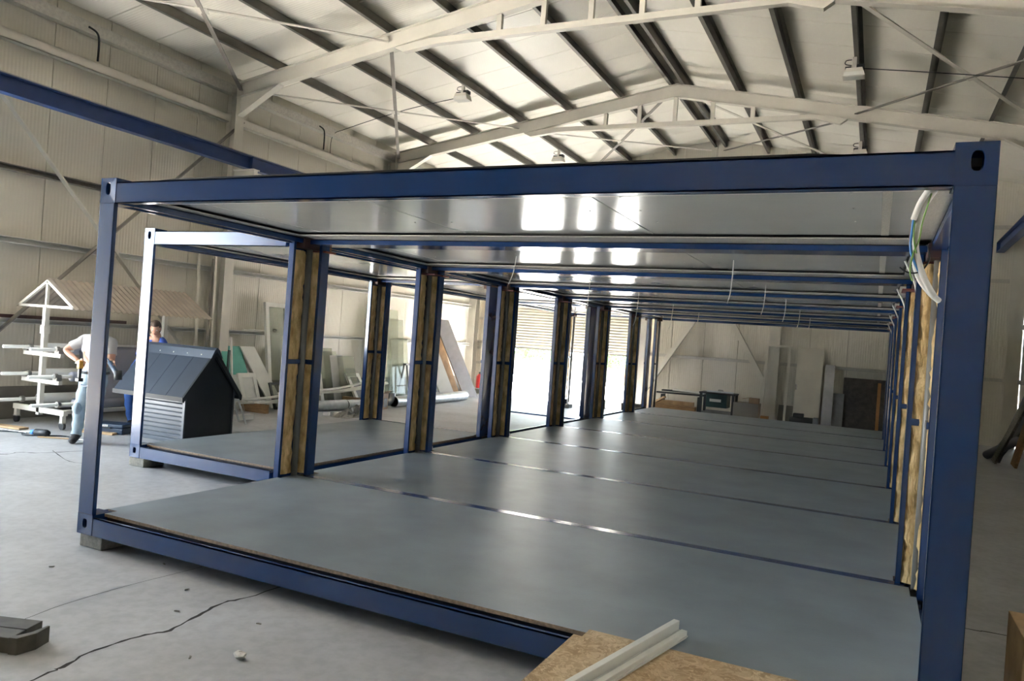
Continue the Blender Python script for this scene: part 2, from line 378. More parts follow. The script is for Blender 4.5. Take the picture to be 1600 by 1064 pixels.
m.build('roof_backing', JOINT, ce)
PX = [-5.84, -4.49, -3.12, -1.80, -0.44, 0.80, 1.16, 2.42, 3.72, 4.99, 6.21, 7.41]
for x in PX:
    m = MB(); z = rz(x); s = -1 if x < RX else 1
    # Z purlin: web, top flange, bottom flange with lip
    m.box((x - 0.005, YN, z), (x + 0.005, YF, z + 0.20)); m.box((x, YN, z + 0.19), (x + s * 0.07, YF, z + 0.20))
    m.box((x, YN, z), (x - s * 0.07, YF, z + 0.008)); m.box((x - s * 0.07, YN, z), (x - s * 0.062, YF, z + 0.02))
    m.build('purlin', PURLIN, ce)

# portal frames ------------------------------------------------------------
FRLAB = {2: 'cream steel portal frame nearest the viewpoint, mostly overhead', 3: 'cream steel portal frame crossing above the front container opening',
         4: 'cream steel portal frame whose ridge shows above the blue front beam'}
def i_beam(m, p, q, depth, bw, t=0.014):
    """I section from p to q (top flange line), depth down in z"""
    p, q = Vector(p), Vector(q); d0, d1 = depth if isinstance(depth, tuple) else (depth, depth)
    m.prism([p + Vector((0, -bw, 0)), p + Vector((0, bw, 0)), p + Vector((0, bw, -t)), p + Vector((0, -bw, -t))], q - p)
    P, Q = p - Vector((0, 0, d0)), q - Vector((0, 0, d1))
    m.prism([P + Vector((0, -bw, 0)), P + Vector((0, bw, 0)), P + Vector((0, bw, t)), P + Vector((0, -bw, t))], Q - P)
    w = Vector((0, 0.006, 0)); m.add([p - w, q - w, Q - w, P - w, p + w, q + w, Q + w, P + w], [(0, 1, 2, 3), (7, 6, 5, 4), (0, 4, 5, 1), (3, 2, 6, 7), (0, 3, 7, 4), (1, 5, 6, 2)])
for i in (1, 2, 3, 4):
    y = FY[i]
    fr = thing('portal_frame', FRLAB.get(i, 'cream steel portal frame behind the viewpoint'), 'steel frame', (0, y, 0), group='roof portal frames')
    for sx, xe in ((1, XL), (-1, XR)):
        m = MB(); zt = rz(xe) - 0.02
        xa, xb = xe + sx * 0.01, xe + sx * 0.27
        m.box((xa, -0.12, FZ), (xa + sx * 0.014, 0.12, zt)); m.box((xb, -0.12, FZ), (xb - sx * 0.014, 0.12, zt)); m.box((xa, -0.006, FZ), (xb, 0.006, zt)); m.box((xa - sx * .05, -0.16, FZ), (xb + sx * .05, 0.16, FZ + 0.02))
        m.build('column', CREAM, fr)
        m = MB(); x0 = xe + sx * 0.17; i_beam(m, (x0, 0, rz(x0)), (RX, 0, RZ), 0.31, 0.08); m.build('rafter', CREAM, fr)
        m = MB(); xh = xe + sx * 1.35; i_beam(m, (xb, 0, rz(xb) - 0.30), (xh, 0, rz(xh) - 0.30), (0.42, 0.02), 0.08); m.build('haunch', CREAM, fr)
    m = MB(); a, c = (-2.85, rz(-2.85) - 0.33), (4.65, rz(4.65) - 0.33); zc = 7.10
    m.prism([(-2.95, -0.06, a[1]), (-2.2, -0.06, zc + .12), (4.2, -0.06, zc + .06), (4.75, -0.06, c[1]), (4.6, -0.06, c[1] - .10), (4.1, -0.06, zc - .04), (-2.0, -0.06, zc), (-2.75, -0.06, a[1] - .1)], (0, 0.12, 0))
    m.build('tie_beam', CREAM, fr)
    for x in (-0.75, 0.10, 0.97, 1.85, 2.75):
        MB().box((x - 0.045, -0.04, zc + 0.05), (x + 0.045, 0.04, rz(x) - 0.29)).build('web_post', CREAM, fr)
    for sx, xc in ((1, XL + 0.27), (-1, XR - 0.27)):
        m = MB(); z0 = 4.93
        m.box((xc, -0.09, z0 - 0.02), (xc + sx * 0.58, 0.09, z0)); m.prism([(xc, -0.05, z0 - .02), (xc + sx * 0.56, -0.05, z0 - .02), (xc + sx * .56, -0.05, z0 - .12), (xc, -0.05, z0 - .34)], (0, .1, 0)); m.build('rail_bracket', CREAM, fr)

# crane rails
for sx, xc, lab in ((1, XL + 0.65, 'dark blue crane runway beam along the left wall'), (-1, XR - 0.65, 'dark blue crane runway beam along the right wall')):
    t = thing('crane_runway_beam', lab, 'steel beam', (xc, 0, 4.93), group='crane runway beams')
    for y0, y1 in ((-19.8, -8.8), (-8.8, -3.25), (-3.25, 2.3), (2.3, 7.85), (7.85, 13.7), (13.7, 19.2)):
        m = MB(); m.box((-0.09, y0 + .006, 0), (0.09, y1 - .006, 0.018)); m.box((-0.09, y0 + .006, 0.26), (0.09, y1 - .006, 0.278)); m.box((-0.007, y0 + .006, 0.018), (0.007, y1 - .006, 0.26)); m.box((-.09, y1 - .02, .018), (.09, y1 - .006, .26))
        m.build('beam_section', RAILBLUE, t)
    MB().box((-0.025, -19.8, 0.279), (0.025, 19.2, 0.315)).build('rail', STEEL, t)

# roof and wall cross braces
def brace(c0, c1, c2, c3, lab, w=0.075):
    """two crossing flats c0-c1 and c2-c3 and a gusset at the crossing"""
    mid = (Vector(c0) + Vector(c1)) / 2
    t = thing('cross_brace', lab, 'brace', mid, group='steel cross braces')
    for p, q, o in ((c0, c1, 0.012), (c2, c3, -0.012)):
        off = Vector((0, 0, o)); MB().bar(Vector(p) - mid + off, Vector(q) - mid + off, w, 0.02).build('brace_bar', ANGLE if o < 0 else CREAM, t)
    d1 = (Vector(c1) - Vector(c0)).normalized(); d2 = (Vector(c3) - Vector(c2)).normalized()
    a = (d1 + d2).normalized(); n = d1.cross(d2).normalized(); b_ = n.cross(a)
    MB().prism([a * .16 - n * .02, b_ * .12 - n * .02, -a * .16 - n * .02, -b_ * .12 - n * .02], n * 0.006).build('gusset_plate', CREAM, t)
def roofbrace(x0, x1, y0, y1, lab):
    d = 0.17
    brace((x0, y0, rz(x0) - d), (x1, y1, rz(x1) - d), (x1, y0, rz(x1) - d), (x0, y1, rz(x0) - d), lab)
roofbrace(-6.8, -3.1, 7.9, 13.65, 'thin steel roof cross brace above the left end of the front beam')
roofbrace(-6.8, -3.1, 2.35, 7.8, 'thin steel roof cross brace in the top left corner of the picture')
roofbrace(4.9, 8.6, 7.9, 13.65, 'thin steel roof cross brace at upper right near the floodlight')
roofbrace(-3.2, 0.75, 13.75, 19.0, 'far roof cross brace just left of the ridge')
roofbrace(1.15, 5.0, 13.75, 19.0, 'far roof cross brace just right of the ridge')
brace((XL + .19, 2.4, 5.75), (XL + .19, 8.0, -0.05), (XL + .21, 8.0, 6.0), (XL + .21, 2.4, 0.45), 'large diagonal cross brace on the left wall behind the cart', 0.11)

# roller shutter
door = struct('door_1', 'half raised cream roller shutter in the far wall')
sl = MB(); sl.prism([(SX0, 0, 0), (SX0, -0.022, 0.012), (SX0, -0.026, 0.055), (SX0, -0.012, 0.086), (SX0, 0, 0.092)], (SX1 - SX0, 0, 0))
s0 = sl.build('shutter_slat', SHUT, door); s0.location = (0, 19.22, 1.56)
z = 1.56 + 0.0915
while z < 4.35: copy_part(s0, door, (0, 19.22, z)); z += 0.0915
MB().box((SX0, 19.18, 1.49), (SX1, 19.25, 1.555)).build('bottom_bar', ANGLE, door)
for x in (SX0 - 0.02, SX1 - 0.08): MB().box((x, 19.14, FZ), (x + 0.10, 19.19, 4.35)).build('guide_rail', CREAM, door)
MB().tube([(SX0, 19.0, 4.6), (SX1, 19.0, 4.6)], 0.24, 16).build('shutter_drum', SHUT, door, smooth=True)

# floodlights
fl = thing('floodlight', 'white floodlight hanging from a purlin above the left of the front beam', 'floodlight', (-3.16, 10.8, 7.24), group='roof floodlights')
m = MB(); m.prism([(-0.18, -0.12, -0.16), (0.18, -0.12, -0.16), (0.13, -0.12, -0.02), (-0.13, -0.12, -0.02)], (0, 0.24, 0)); m.build('housing', CREAM, fl)
MB().box((-0.16, -0.128, -0.155), (0.16, -0.121, -0.09)).build('front_plate', WHITEP, fl); MB().box((-0.155, -0.1, -0.166), (0.155, 0.1, -0.161)).build('lens', LENS, fl)
MB().box((-0.03, -0.03, -0.02), (0.03, 0.03, 0.20)).build('bracket', GALV, fl)
MB().box((0.04, -0.07, -0.02), (0.16, 0.07, 0.05)).build('ballast_box', BLACK, fl); MB().box((-0.15, -0.05, -0.02), (-0.05, 0.05, 0.03)).build('terminal_box', BLACK, fl)
MB().tube(smooth_path([(-0.05, 0, 0.16), (-0.14, 0, 0.15), (-0.15, 0, 0.09), (-0.05, 0, 0.06)]), 0.008, 6).build('cable_loop', BLACK, fl)
for (x, y, z, lab) in ((4.95, 10.5, 6.96, 'floodlight on a purlin above the right part of the front beam'), (4.95, 16.2, 7.0, 'distant floodlight half hidden behind the blue beam on the right'), (-3.1, 16.4, 7.2, 'distant floodlight half hidden behind the blue beam left of the ridge')):
    dup(fl, (x, y, z), lab)
# cables feeding the floodlights
for pts, lab in ((((-3.3, 10.8, 7.15), (-4.8, 10.9, 7.0), (-6.5, 11.0, 6.7), (-7.0, 11.05, 6.55), (-7.04, 11.05, 6.0)), 'thin cable running down from the left floodlight to the wall'), (((5.1, 10.5, 6.95), (6.4, 10.5, 6.75), (8.2, 10.5, 6.45), (8.9, 10.5, 6.3)), 'thin cable running right from the right floodlight')):
    tag(MB().tube(smooth_path(pts), 0.008, 6).build('power_cable', BLACK), lab, 'cable')
for y_, lab in ((4.6, 'curved dark conduit on the left wall under the eave, nearest'), (10.6, 'curved dark conduit on the left wall under the eave, farther')):
    tag(MB().tube(smooth_path([(XL + .18, y_ - .15, 6.62), (XL + .18, y_, 6.58), (XL + .17, y_ + .06, 6.45), (XL + .17, y_ + .06, 6.1)]), 0.018, 8).build('conduit_pipe', BLACK, smooth=True), lab, 'conduit')
tag(MB().box((XL + 0.001, 4.78, 5.36), (XL + 0.04, 4.92, 5.43)).build('junction_box', GREYB), 'small dark junction box high on the left wall', 'junction box')
tag(MB().tube([(8.83, 18.9, 5.6), (8.83, 18.9, 1.75)], 0.03, 8).build('conduit_pipe', TUBEM, smooth=True), 'shiny vertical conduit on the right wall near the far corner', 'conduit')

# outside yard --------------------------------------------------------------
g_ = struct('ground', 'pale bright yard ground outside the hall', MB().box((-70, -70, FZ - 0.35), (70, 90, FZ - 0.23)), YARD)
MB().box((SX0 - 6, YF + 0.31, FZ - 0.228), (SX1 + 6, 34, FZ - 0.02)).build('yard_apron', YARD, g_)
MB().box((XL - 8, GY0 - 4, FZ - 0.228), (XL - 0.31, GY1 + 4, FZ - 0.02)).build('yard_apron', YARD, g_)
def shrub(loc, r, h, n, lab):
    t = thing('shrub', lab, 'shrub', loc, group='shrubs beyond the shutter')
    m = MB()
    for _ in range(n):
        a = random.uniform(0, 6.28); e = random.uniform(-0.2, 1); q = random.uniform(0.7, 1)
        c = Vector((r * q * math.cos(a) * math.sqrt(max(0, 1 - e * e * .8)), r * q * math.sin(a) * math.sqrt(max(0, 1 - e * e * .8)), h * (0.45 + 0.5 * e)))
        d = Vector((random.uniform(-1, 1), random.uniform(-1, 1), random.uniform(-.3, 1))).normalized() * 0.11; w = d.orthogonal().normalized() * 0.05
        m.add([c - d, c + w, c + d, c - w], [(0, 1, 2, 3)])
    f = m.build('foliage', LEAF, t); f['kind'] = 'stuff'
    m = MB()
    for k in range(4): m.tube([(0, 0, 0), (0.3 * r * math.cos(k * 1.6), 0.3 * r * math.sin(k * 1.6), h * .6)], [0.05, 0.015], 6)
    m.build('stem', WOOD, t)
shrub((-9.2, 30.5, -0.13), 1.2, 2.6, 1500, 'pale green shrub seen through the left part of the half open shutter')
shrub((-11.8, 31.5, -0.13), 1.2, 3.4, 1500, 'tall sunlit shrub at the far left behind the shutter opening')
shrub((-5.6, 32.5, -0.13), 1.0, 2.4, 1200, 'small distant shrub seen through the right part of the shutter opening')
t = thing('yard_wall', 'pale low boundary wall outside beyond the shutter', 'wall', (0, 34, -0.13))
MB().box((-25, 0, 0), (5, 0.2, 1.2)).build('wall_body', BLOCKM, t); MB().box((-25, -.03, 1.2), (5, .23, 1.28)).build('coping', BLOCKM, t)

# ------------------------------------------------------------------ container modules
W, LEN, H = 2.438, 6.058, 2.82
ZF = 0.16                      # finished floor of the modules
def wool_strip(m, a, b, nrm, z0, z1, depth, amp):
    """lumpy strip between plan points a and b, bulging along nrm"""
    a, b, n = Vector((*a, 0)), Vector((*b, 0)), Vector((*nrm, 0)); rows = []
    nz, nu = 44, 6
    for i in range(nz + 1):
        z = z0 + (z1 - z0) * i / nz; row = []
        e0 = random.uniform(-.008, .008) * (amp > .01); 
        for j in range(nu + 1):
            u = j / nu; p = a.lerp(b, u) + n * (depth * (0.35 + 0.65 * math.sin(math.pi * min(1, max(0, u * .94 + .03)))) + random.uniform(-amp, amp))
            p.z = z + random.uniform(-.012, .012) * (0 < i < nz); row.append(p + (b - a).normalized() * e0)
        rows.append(row)
    m.grid(rows)
    back = [[rows[i][0] - n * (depth * .35), rows[i][-1] - n * (depth * .35)] for i in range(nz + 1)]
    m.grid([[rows[i][0], back[i][0]] for i in range(nz + 1)]); m.grid([[back[i][1], rows[i][-1]] for i in range(nz + 1)])
    m.grid([rows[-1], [rows[-1][0] - n * depth * .35] * 7]); m.grid([rows[0], [rows[0][0] - n * depth * .35] * 7])

def casting(z0, z1, w, hx, hy, hz, ca, cb):
    """corner casting with an oval hole in its outer end face (y=0), local +x,+y inward"""
    m = MB(); n = 20; zc = (z0 + z1) / 2 if hz is None else hz; xc = w * 0.47
    oval = []; 
    for k in range(n):
        t = 2 * math.pi * k / n; cx = math.cos(t); sx = math.sin(t)
        oval.append((xc + ca * math.copysign(abs(cx) ** 0.7, cx), zc + cb * math.copysign(abs(sx) ** 0.7, sx)))
    rect = []
    for k in range(n):
        t = 2 * math.pi * k / n; dx, dz = math.cos(t), math.sin(t)
        q = min((w - xc if dx > 0 else xc) / abs(dx) if abs(dx) > 1e-6 else 9, (z1 - zc if dz > 0 else zc - z0) / abs(dz) if abs(dz) > 1e-6 else 9)
        rect.append((xc + dx * q, zc + dz * q))
    for cx, cz in ((0, z0), (w, z0), (w, z1), (0, z1)):       # snap the nearest ring point to each corner
        k = min(range(n), key=lambda i: (rect[i][0] - cx) ** 2 + (rect[i][1] - cz) ** 2); rect[k] = (cx, cz)
    V = [(x, 0, z) for x, z in rect] + [(x, 0.003, z) for x, z in oval] + [(x, 0.03, z) for x, z in oval]
    F = [(k, (k + 1) % n, n + (k + 1) % n, n + k) for k in range(n)] + [(n + k, n + (k + 1) % n, 2 * n + (k + 1) % n, 2 * n + k) for k in range(n)]
    m.add(V, F)
    m.box((0, 0, z0), (0.006, w, z1)); m.box((0, w - 0.006, z0), (w, w, z1)); m.box((w - 0.006, 0, z0), (w, w, z1)); m.box((0, 0.0005, z1 - 0.006), (w, w, z1)); m.box((0, 0.0005, z0), (w, w, z0 + 0.006))
    return m

def flip(m, sx, sy, ox, oy):
    m.v = [(ox + sx * x, oy + sy * y, z) for x, y, z in m.v]; return m

def build_module(label, loc, sx, sy, corners, front, back, floor=True, group='blue container modules', left_wool=0.045, right_wool=0.06, sills='fblr', pipes=(), seams=(), red=False, shade_panels=False):
    """corners: dict of 4 keys (fl, fr, bl, br) -> 'full' or 'in'"""
    r = thing('container_module', label, 'container', loc, group=group)
    pos = {'fl': (0, 0, 1, 1), 'fr': (sx, 0, -1, 1), 'bl': (0, sy, 1, -1), 'br': (sx, sy, -1, -1)}
    for key, (ox, oy, dx, dy) in pos.items():
        full = corners[key] == 'full'
        if corners[key] == 'plain':
            flip(MB().box((0, 0.004, 0), (0.05, 0.012, H - 0.1)).box((0, 0.004, 0), (0.008, 0.10, H - 0.1)), dx, dy, ox, oy).build('corner_post', BLUE, r); continue
        m = MB(); q0 = ZF - .02; near = key[0] == 'f'
        if full:
            m.box((0, 0, 0.16), (0.17, 0.008, H - 0.20)); m.box((0.162, 0, q0), (0.17, 0.034, H - 0.20)); m.box((0, 0, q0), (0.008, 0.12, H - 0.20)); m.box((0, 0.112, q0), (0.03, 0.12, H - 0.19))
        elif near:      # boxed post whose face towards the joint shows the wool
            m.box((0, 0.004, q0), (0.008, 0.14, H - 0.20)); m.box((0.192, 0.004, q0), (0.20, 0.13, H - 0.19)); m.box((0.165, 0.004, q0), (0.20, 0.012, H - 0.19)); m.box((0, 0.122, q0), (0.20, 0.13, H - 0.19))
        else:           # open side post with a folded lip
            m.box((0, 0, q0), (0.008, 0.28, H - 0.20)); m.box((0, 0.272, q0), (0.07, 0.28, H - 0.19)); m.box((0.062, 0.25, q0), (0.07, 0.28, H - .19))
        post = flip(m, dx, dy, ox, oy).build('corner_post', BLUE, r, bevel=0.003)
        amp = 0.010 if dx > 0 else 0.016; dep = left_wool if dx > 0 else right_wool
        m = MB()
        if full: wool_strip(m, (0.15, 0.012), (0.02, 0.012), (0, 1), ZF + 0.02, H - 0.26, 0.05, 0.008)
        elif near: wool_strip(m, (0.012, 0.045), (0.168, 0.045), (0, -1), ZF + 0.015, H - 0.26, dep * .9, amp)
        else: wool_strip(m, (0.01, 0.05), (0.01, 0.268), (1, 0), ZF + 0.015, H - 0.26, dep, amp)
        flip(m, dx, dy, ox, oy).build('insulation', WOOL, post, smooth=True)
        m = MB()
        if full: m.box((0.01, 0.02, 1.35), (0.15, 0.03, 1.40))
        elif near: m.box((0.009, 0.0, 1.35), (0.19, 0.03, 1.40))
        else: m.box((0.01, 0.05, 1.35), (dep + 0.025, 0.27, 1.40))
        flip(m, dx, dy, ox, oy).build('tie_strap', BLUE, post)
        if full:
            flip(casting(H - 0.20, H, 0.175, 0, 0, H - 0.085, 0.026, 0.047), dx, dy, ox, oy).build('corner_casting', BLUE, r, bevel=0.002)
            flip(casting(0, 0.16, 0.175, 0, 0, 0.085, 0.026, 0.036), dx, dy, ox, oy).build('corner_casting', BLUE, r, bevel=0.002)
        else:
            flip(MB().box((0.001, 0.001, H - 0.24), (0.15, 0.22, H - 0.10)), dx, dy, ox, oy).build('corner_bracket', PRIMER, r)
            flip(MB().box((0.001, 0.001, 0.0), (0.10, 0.20, 0.135)), dx, dy, ox, oy).build('corner_foot', DARKSTEEL, r)
            if red: flip(MB().box((0.02, 0.02, H - 0.258), (0.24, 0.19, H - 0.242)), dx, dy, ox, oy).build('primer_plate', PRIMERRED, r)
    # perimeter beams -------------------------------------------------
    def beams(which, outer):
        L_ = sx if which in 'fb' else sy
        e0 = 0.175 if outer else 0.14; e1 = L_ - e0
        m = MB()
        if outer:
            m.box((e0, 0.004, H - 0.20), (e1, 0.010, H - 0.035)); m.box((e0, 0.004, H - 0.045), (e1, 0.06, H - 0.035)); m.box((e0, 0.004, H - 0.20), (e1, 0.035, H - 0.192))
        m.box((e0, 0.012 if outer else 0.0, H - 0.19), (e1, 0.13, H - 0.145))
        top = m
        lo = MB(); q = ZF - 0.02
        if outer: lo.box((e0, 0.004, 0.0), (e1, 0.012, q)); lo.box((e0, 0.004, q - 0.008), (e1, 0.034, q)); lo.box((e0, 0.012, 0), (e1, 0.12, q - 0.03))
        elif floor: lo.box((e0, 0.003, 0.0), (e1, 0.050, ZF + 0.002))
        else: lo.box((e0, 0.003, 0.05), (e1, 0.050, 0.085))
        g = MB().box((0.14, 0.132, H - 0.138), (L_ - 0.14, 0.40 if which in 'fb' else 0.24, H - 0.128))
        out = []
        for mm in (top, lo, g):
            if which == 'f': pass
            elif which == 'b': flip(mm, 1, -1, 0, sy)
            elif which == 'l': mm.v = [(y, x, z) for x, y, z in mm.v]
            else: mm.v = [(sx - y, x, z) for x, y, z in mm.v]
        return top, lo, g
    for which, outer in (('f', front), ('b', back), ('l', True), ('r', True)):
        top, lo, g = beams(which, outer)
        top.build('top_beam', BLUE, r); g.build('ceiling_trim', GALV, r)
        if which in sills: lo.build('bottom_beam', BLUE, r)
    # roof, ceiling sheets --------------------------------------------
    MB().box((0.06, 0.06, H - 0.10), (sx - 0.06, sy - 0.06, H - 0.06)).build('roof_sheet', DARKSTEEL, r)
    xs = [0.25] + [x for x in seams if 0.5 < x < sx - 0.4] + [sx - 0.25]
    for a, b_ in zip(xs, xs[1:]):
        MB().box((a + 0.007, 0.41, H - 0.110), (b_ - 0.007, sy - 0.41, H - 0.102)).build('ceiling_panel', CEILM, r)
    m = MB()
    for a in xs[1:-1]:
        for dx_ in (-0.18, 0.18):
            for k in range(4): m.box((a + dx_ - .006, 0.55 + k * (sy - 1.1) / 3, H - 0.114), (a + dx_ + .006, 0.562 + k * (sy - 1.1) / 3, H - 0.109))
    if m.v: q_ = m.build('ceiling_screws', STEEL, r); q_['kind'] = 'stuff'
    if floor:
        f0 = 0.10 if front else 0.053; f1 = sy - (0.10 if back else 0.053); nx = 0.18 if front else 0.21; ny = 0.21; nb = 0.11; by = 0.29
        poly = [(nx, f0), (sx - nx, f0), (sx - nx, ny), (sx - 0.07, ny), (sx - 0.07, sy - by), (sx - nb, sy - by), (sx - nb, f1), (nb, f1), (nb, sy - by), (0.07, sy - by), (0.07, ny), (nx, ny)]
        m = MB().prism([(x, y, ZF - 0.024) for x, y in poly], (0, 0, 0.024))
        m.mi = [1, 0] + [1] * len(poly)
        m.build('floor_board', [CEMENT, PARTICLE], r)
        MB().box((0.12, 0.13, 0.02), (sx - 0.12, sy - 0.13, ZF - 0.03)).build('floor_base', DARKSTEEL, r)
    if shade_panels:  # unseen panels added to keep light off the hall floor on the right
        n_ = 2; a_, b_ = 0.145, sy - 0.29
        for k in range(n_): MB().box((sx - 0.028, a_ + (b_ - a_) * k / n_ + .002, ZF), (sx - 0.002, a_ + (b_ - a_) * (k + 1) / n_ - .002, H - 0.20)).build('added_shade_panel', WHITEB, r)
    for (px, py) in pipes:
        MB().tube([(px, py, 0.05), (px, py, H - 0.24)], 0.033, 14).build('drainpipe', PIPE, r, smooth=True)
    if front and sx > 4:
        m = MB().prism([(0.30, 0.065, H - 0.034), (sx - 0.45, 0.065, H - 0.034), (sx - 0.80, 0.065, H - 0.008), (0.75, 0.065, H - 0.008)], (0, 0.04, 0)); m.build('roof_gasket', DARKSTEEL, r)
    return r

seams = (0.55, 2.20, 3.94, 5.62)
ORD = ['first', 'second', 'third', 'fourth', 'fifth', 'sixth', 'seventh']
front_mod = build_module('first blue container module of the main row, its whole long side open to the viewpoint', (0, 0, 0), LEN, W,
             dict(fl='full', fr='full', bl='in', br='in'), True, False, seams=seams, shade_panels=True, pipes=((0.065, W - 0.034), (LEN - 0.065, W - 0.034)))
mid = build_module('second blue container module of the main row, counted from the front', (0, W, 0), LEN, W,
             dict(fl='in', fr='in', bl='in', br='in'), False, False, seams=seams, shade_panels=True, pipes=((0.065, W - 0.034), (LEN - 0.065, W - 0.034)), red=True)
for k in range(2, 6): dup(mid, (0, k * W, 0), '%s blue container module of the main row, counted from the front' % ORD[k])
build_module('last and farthest blue container module of the main row', (0, 6 * W, 0), LEN, W,
             dict(fl='in', fr='in', bl='in', br='in'), False, True, seams=seams, shade_panels=True, pipes=((0.09, W - 0.05), (LEN - 0.09, W - 0.05)))
# cover strip on the ceiling seam near the right side of each module
for o in [o for o in C.objects if o.name.startswith('container_module')]:
    MB().box((5.595, 0.42, H - 0.116), (5.645, W - 0.42, H - 0.111)).build('seam_cover', GALV, o)
# narrow row on the left, turned lengthwise
LX = -W - 0.14
build_module('narrow side module left of the main row, with its own floor', (LX, W, 0), W, 2 * W, dict(fl='full', fr='plain', bl='in', br='in'), True, False,
             group='narrow side modules', seams=(), pipes=((0.065, 2 * W - 0.034),))
build_module('second narrow side module, floorless, behind the one with the floor', (LX, 3 * W, 0), W, 2 * W, dict(fl='in', fr='in', bl='in', br='in'), False, False, floor=False,
             group='narrow side modules', sills='fr', pipes=((0.065, 2 * W - 0.034),))
build_module('third and farthest narrow side module, floorless, near the roller shutter', (LX, 5 * W, 0), W, 2 * W, dict(fl='in', fr='in', bl='in', br='in'), False, False, floor=False,
             group='narrow side modules', sills='fr', pipes=((0.09, 2 * W - .05),))

# concrete blocks carrying the frames
def block(x, y, lab, vis=True):
    m = MB().box((-0.13, -0.15, 0), (0.13, 0.15, -FZ - 0.001)); o = m.build('concrete_block', BLOCKM, bevel=0.008); o.location = (x, y, FZ)
    return tag(o, lab, 'concrete block', 'blocks under the modules')
block(0.13, 0.18, 'concrete block under the front left corner of the first blue module')
block(LX + 0.12, W + 0.16, 'concrete block under the front left corner of the narrow side module')
block(LEN - 0.13, 0.16, 'concrete block under the front right corner of the first blue module')
for k in range(1, 8):
    for x, sd in ((0.0, 'left'), (LEN - 0.1, 'right')):
        block(x, k * W - (0.2 if k == 7 else 0), 'hidden concrete block under the %s side of the main row at joint %s' % (sd, ORD[k - 1]))
for y_, nm in ((3 * W, 'second'), (5 * W, 'third')): block(LX + 0.1, y_, 'concrete block under the left post of the %s narrow side module' % nm)
block(LX + 0.1, 7 * W - .2, 'concrete block under the far left post of the last narrow side module')

# hanging wires and cable bundle
def wire(pts, r, m, lab, name='hanging_wire', group=None):
    return tag(MB().tube(smooth_path(pts), r, 6).build(name, m, smooth=True), lab, 'wire', group)
for k, (z1, z2) in enumerate(((2.39, 2.28), (2.03, 2.32), (2.15, 2.35), (2.2, 2.37), (2.25, 2.4)), start=1):
    y_ = (k + .5) * W; o_ = ORD[k]
    wire([(1.93, y_, H - .11), (1.92, y_, (z1 + H) / 2), (1.90, y_ - .01, z1 + .1), (1.87, y_ - .03, z1)], 0.006, WIREW, 'thin white wire hanging from the left half of the %s module ceiling' % o_, group='wires hanging from the ceilings')
    wire([(4.30, y_, H - .11), (4.30, y_, (z2 + H) / 2), (4.29, y_, z2 + .1), (4.27, y_ - .02, z2)], 0.006, WIREW, 'thin white wire hanging from the right half of the %s module ceiling' % o_, group='wires hanging from the ceilings')
for k, (dx, zb) in enumerate(((0.0, 0.25), (0.02, 0.2), (0.015, 0.3))):
    y_ = (2 + k) * W
    wire([(0.45, y_ + .30, H - .20), (0.25, y_ + .22, H - .17), (0.13, y_ + .10, H - .26), (0.12, y_ + .06, 2.0), (0.14, y_ + .08, 1.2), (0.11, y_ + .05, 0.6), (0.2, y_ + .15, ZF + .02)], 0.008, WIREW, 'white cable looping down the %s left post pair from the front' % ORD[k + 1], group='cables down the left posts')
cb = thing('cable_bundle', 'bundle of white sleeved cables with loose coloured wires at the upper right opening', 'cable', (5.82, 0.4, 2.70))
o_ = Vector((5.82, 0.4, 2.70))
def cpart(nm, pts, r, m): MB().tube([p - o_ for p in smooth_path(pts)], r, 8).build(nm, m, cb, smooth=True)
cpart('cable_sleeve', [(5.809, 0.323, 2.680), (5.773, 0.413, 2.626), (5.750, 0.485, 2.554)], 0.016, WIREW)
cpart('cable_sleeve', [(5.836, 0.368, 2.689), (5.782, 0.485, 2.590), (5.768, 0.503, 2.428), (5.791, 0.503, 2.320), (5.827, 0.503, 2.230), (5.872, 0.548, 2.158)], 0.017, WIREW)
cpart('cable_sleeve', [(5.768, 0.521, 2.338), (5.800, 0.548, 2.248), (5.854, 0.557, 2.176), (5.899, 0.593, 2.140)], 0.015, WIREW)
cpart('brown_wire', [(5.750, 0.485, 2.554), (5.741, 0.503, 2.473), (5.746, 0.503, 2.401), (5.782, 0.503, 2.302), (5.854, 0.530, 2.185)], 0.006, WIREBR)
cpart('blue_wire', [(5.749, 0.476, 2.554), (5.744, 0.485, 2.410), (5.764, 0.494, 2.338), (5.809, 0.503, 2.248)], 0.006, WIREB)
cpart('green_wire', [(5.818, 0.368, 2.662), (5.791, 0.458, 2.536), (5.782, 0.476, 2.446), (5.759, 0.485, 2.374), (5.750, 0.485, 2.284), (5.764, 0.485, 2.230)], 0.004, WIREG)
cpart('green_wire', [(5.753, 0.476, 2.545), (5.757, 0.476, 2.446), (5.773, 0.476, 2.374)], 0.004, WIREG)
cpart('black_wire', [(5.701, 0.503, 2.302), (5.746, 0.503, 2.275), (5.800, 0.503, 2.284), (5.836, 0.521, 2.347), (5.827, 0.548, 2.428)], 0.004, BLACK)
for k in range(1, 6):
    y_ = k * W + 0.32
    wire([(LEN - 0.28, y_, H - .2), (LEN - 0.20, y_ + .02, 2.45), (LEN - 0.17, y_, 2.32), (LEN - 0.10, y_ - .06, 2.28), (LEN - .07, y_ - .08, 2.36)], 0.010, WIREW, 'grey cable end curling over the insulation of the %s right post pair' % ORD[k - 1], group='cable ends on the right posts')

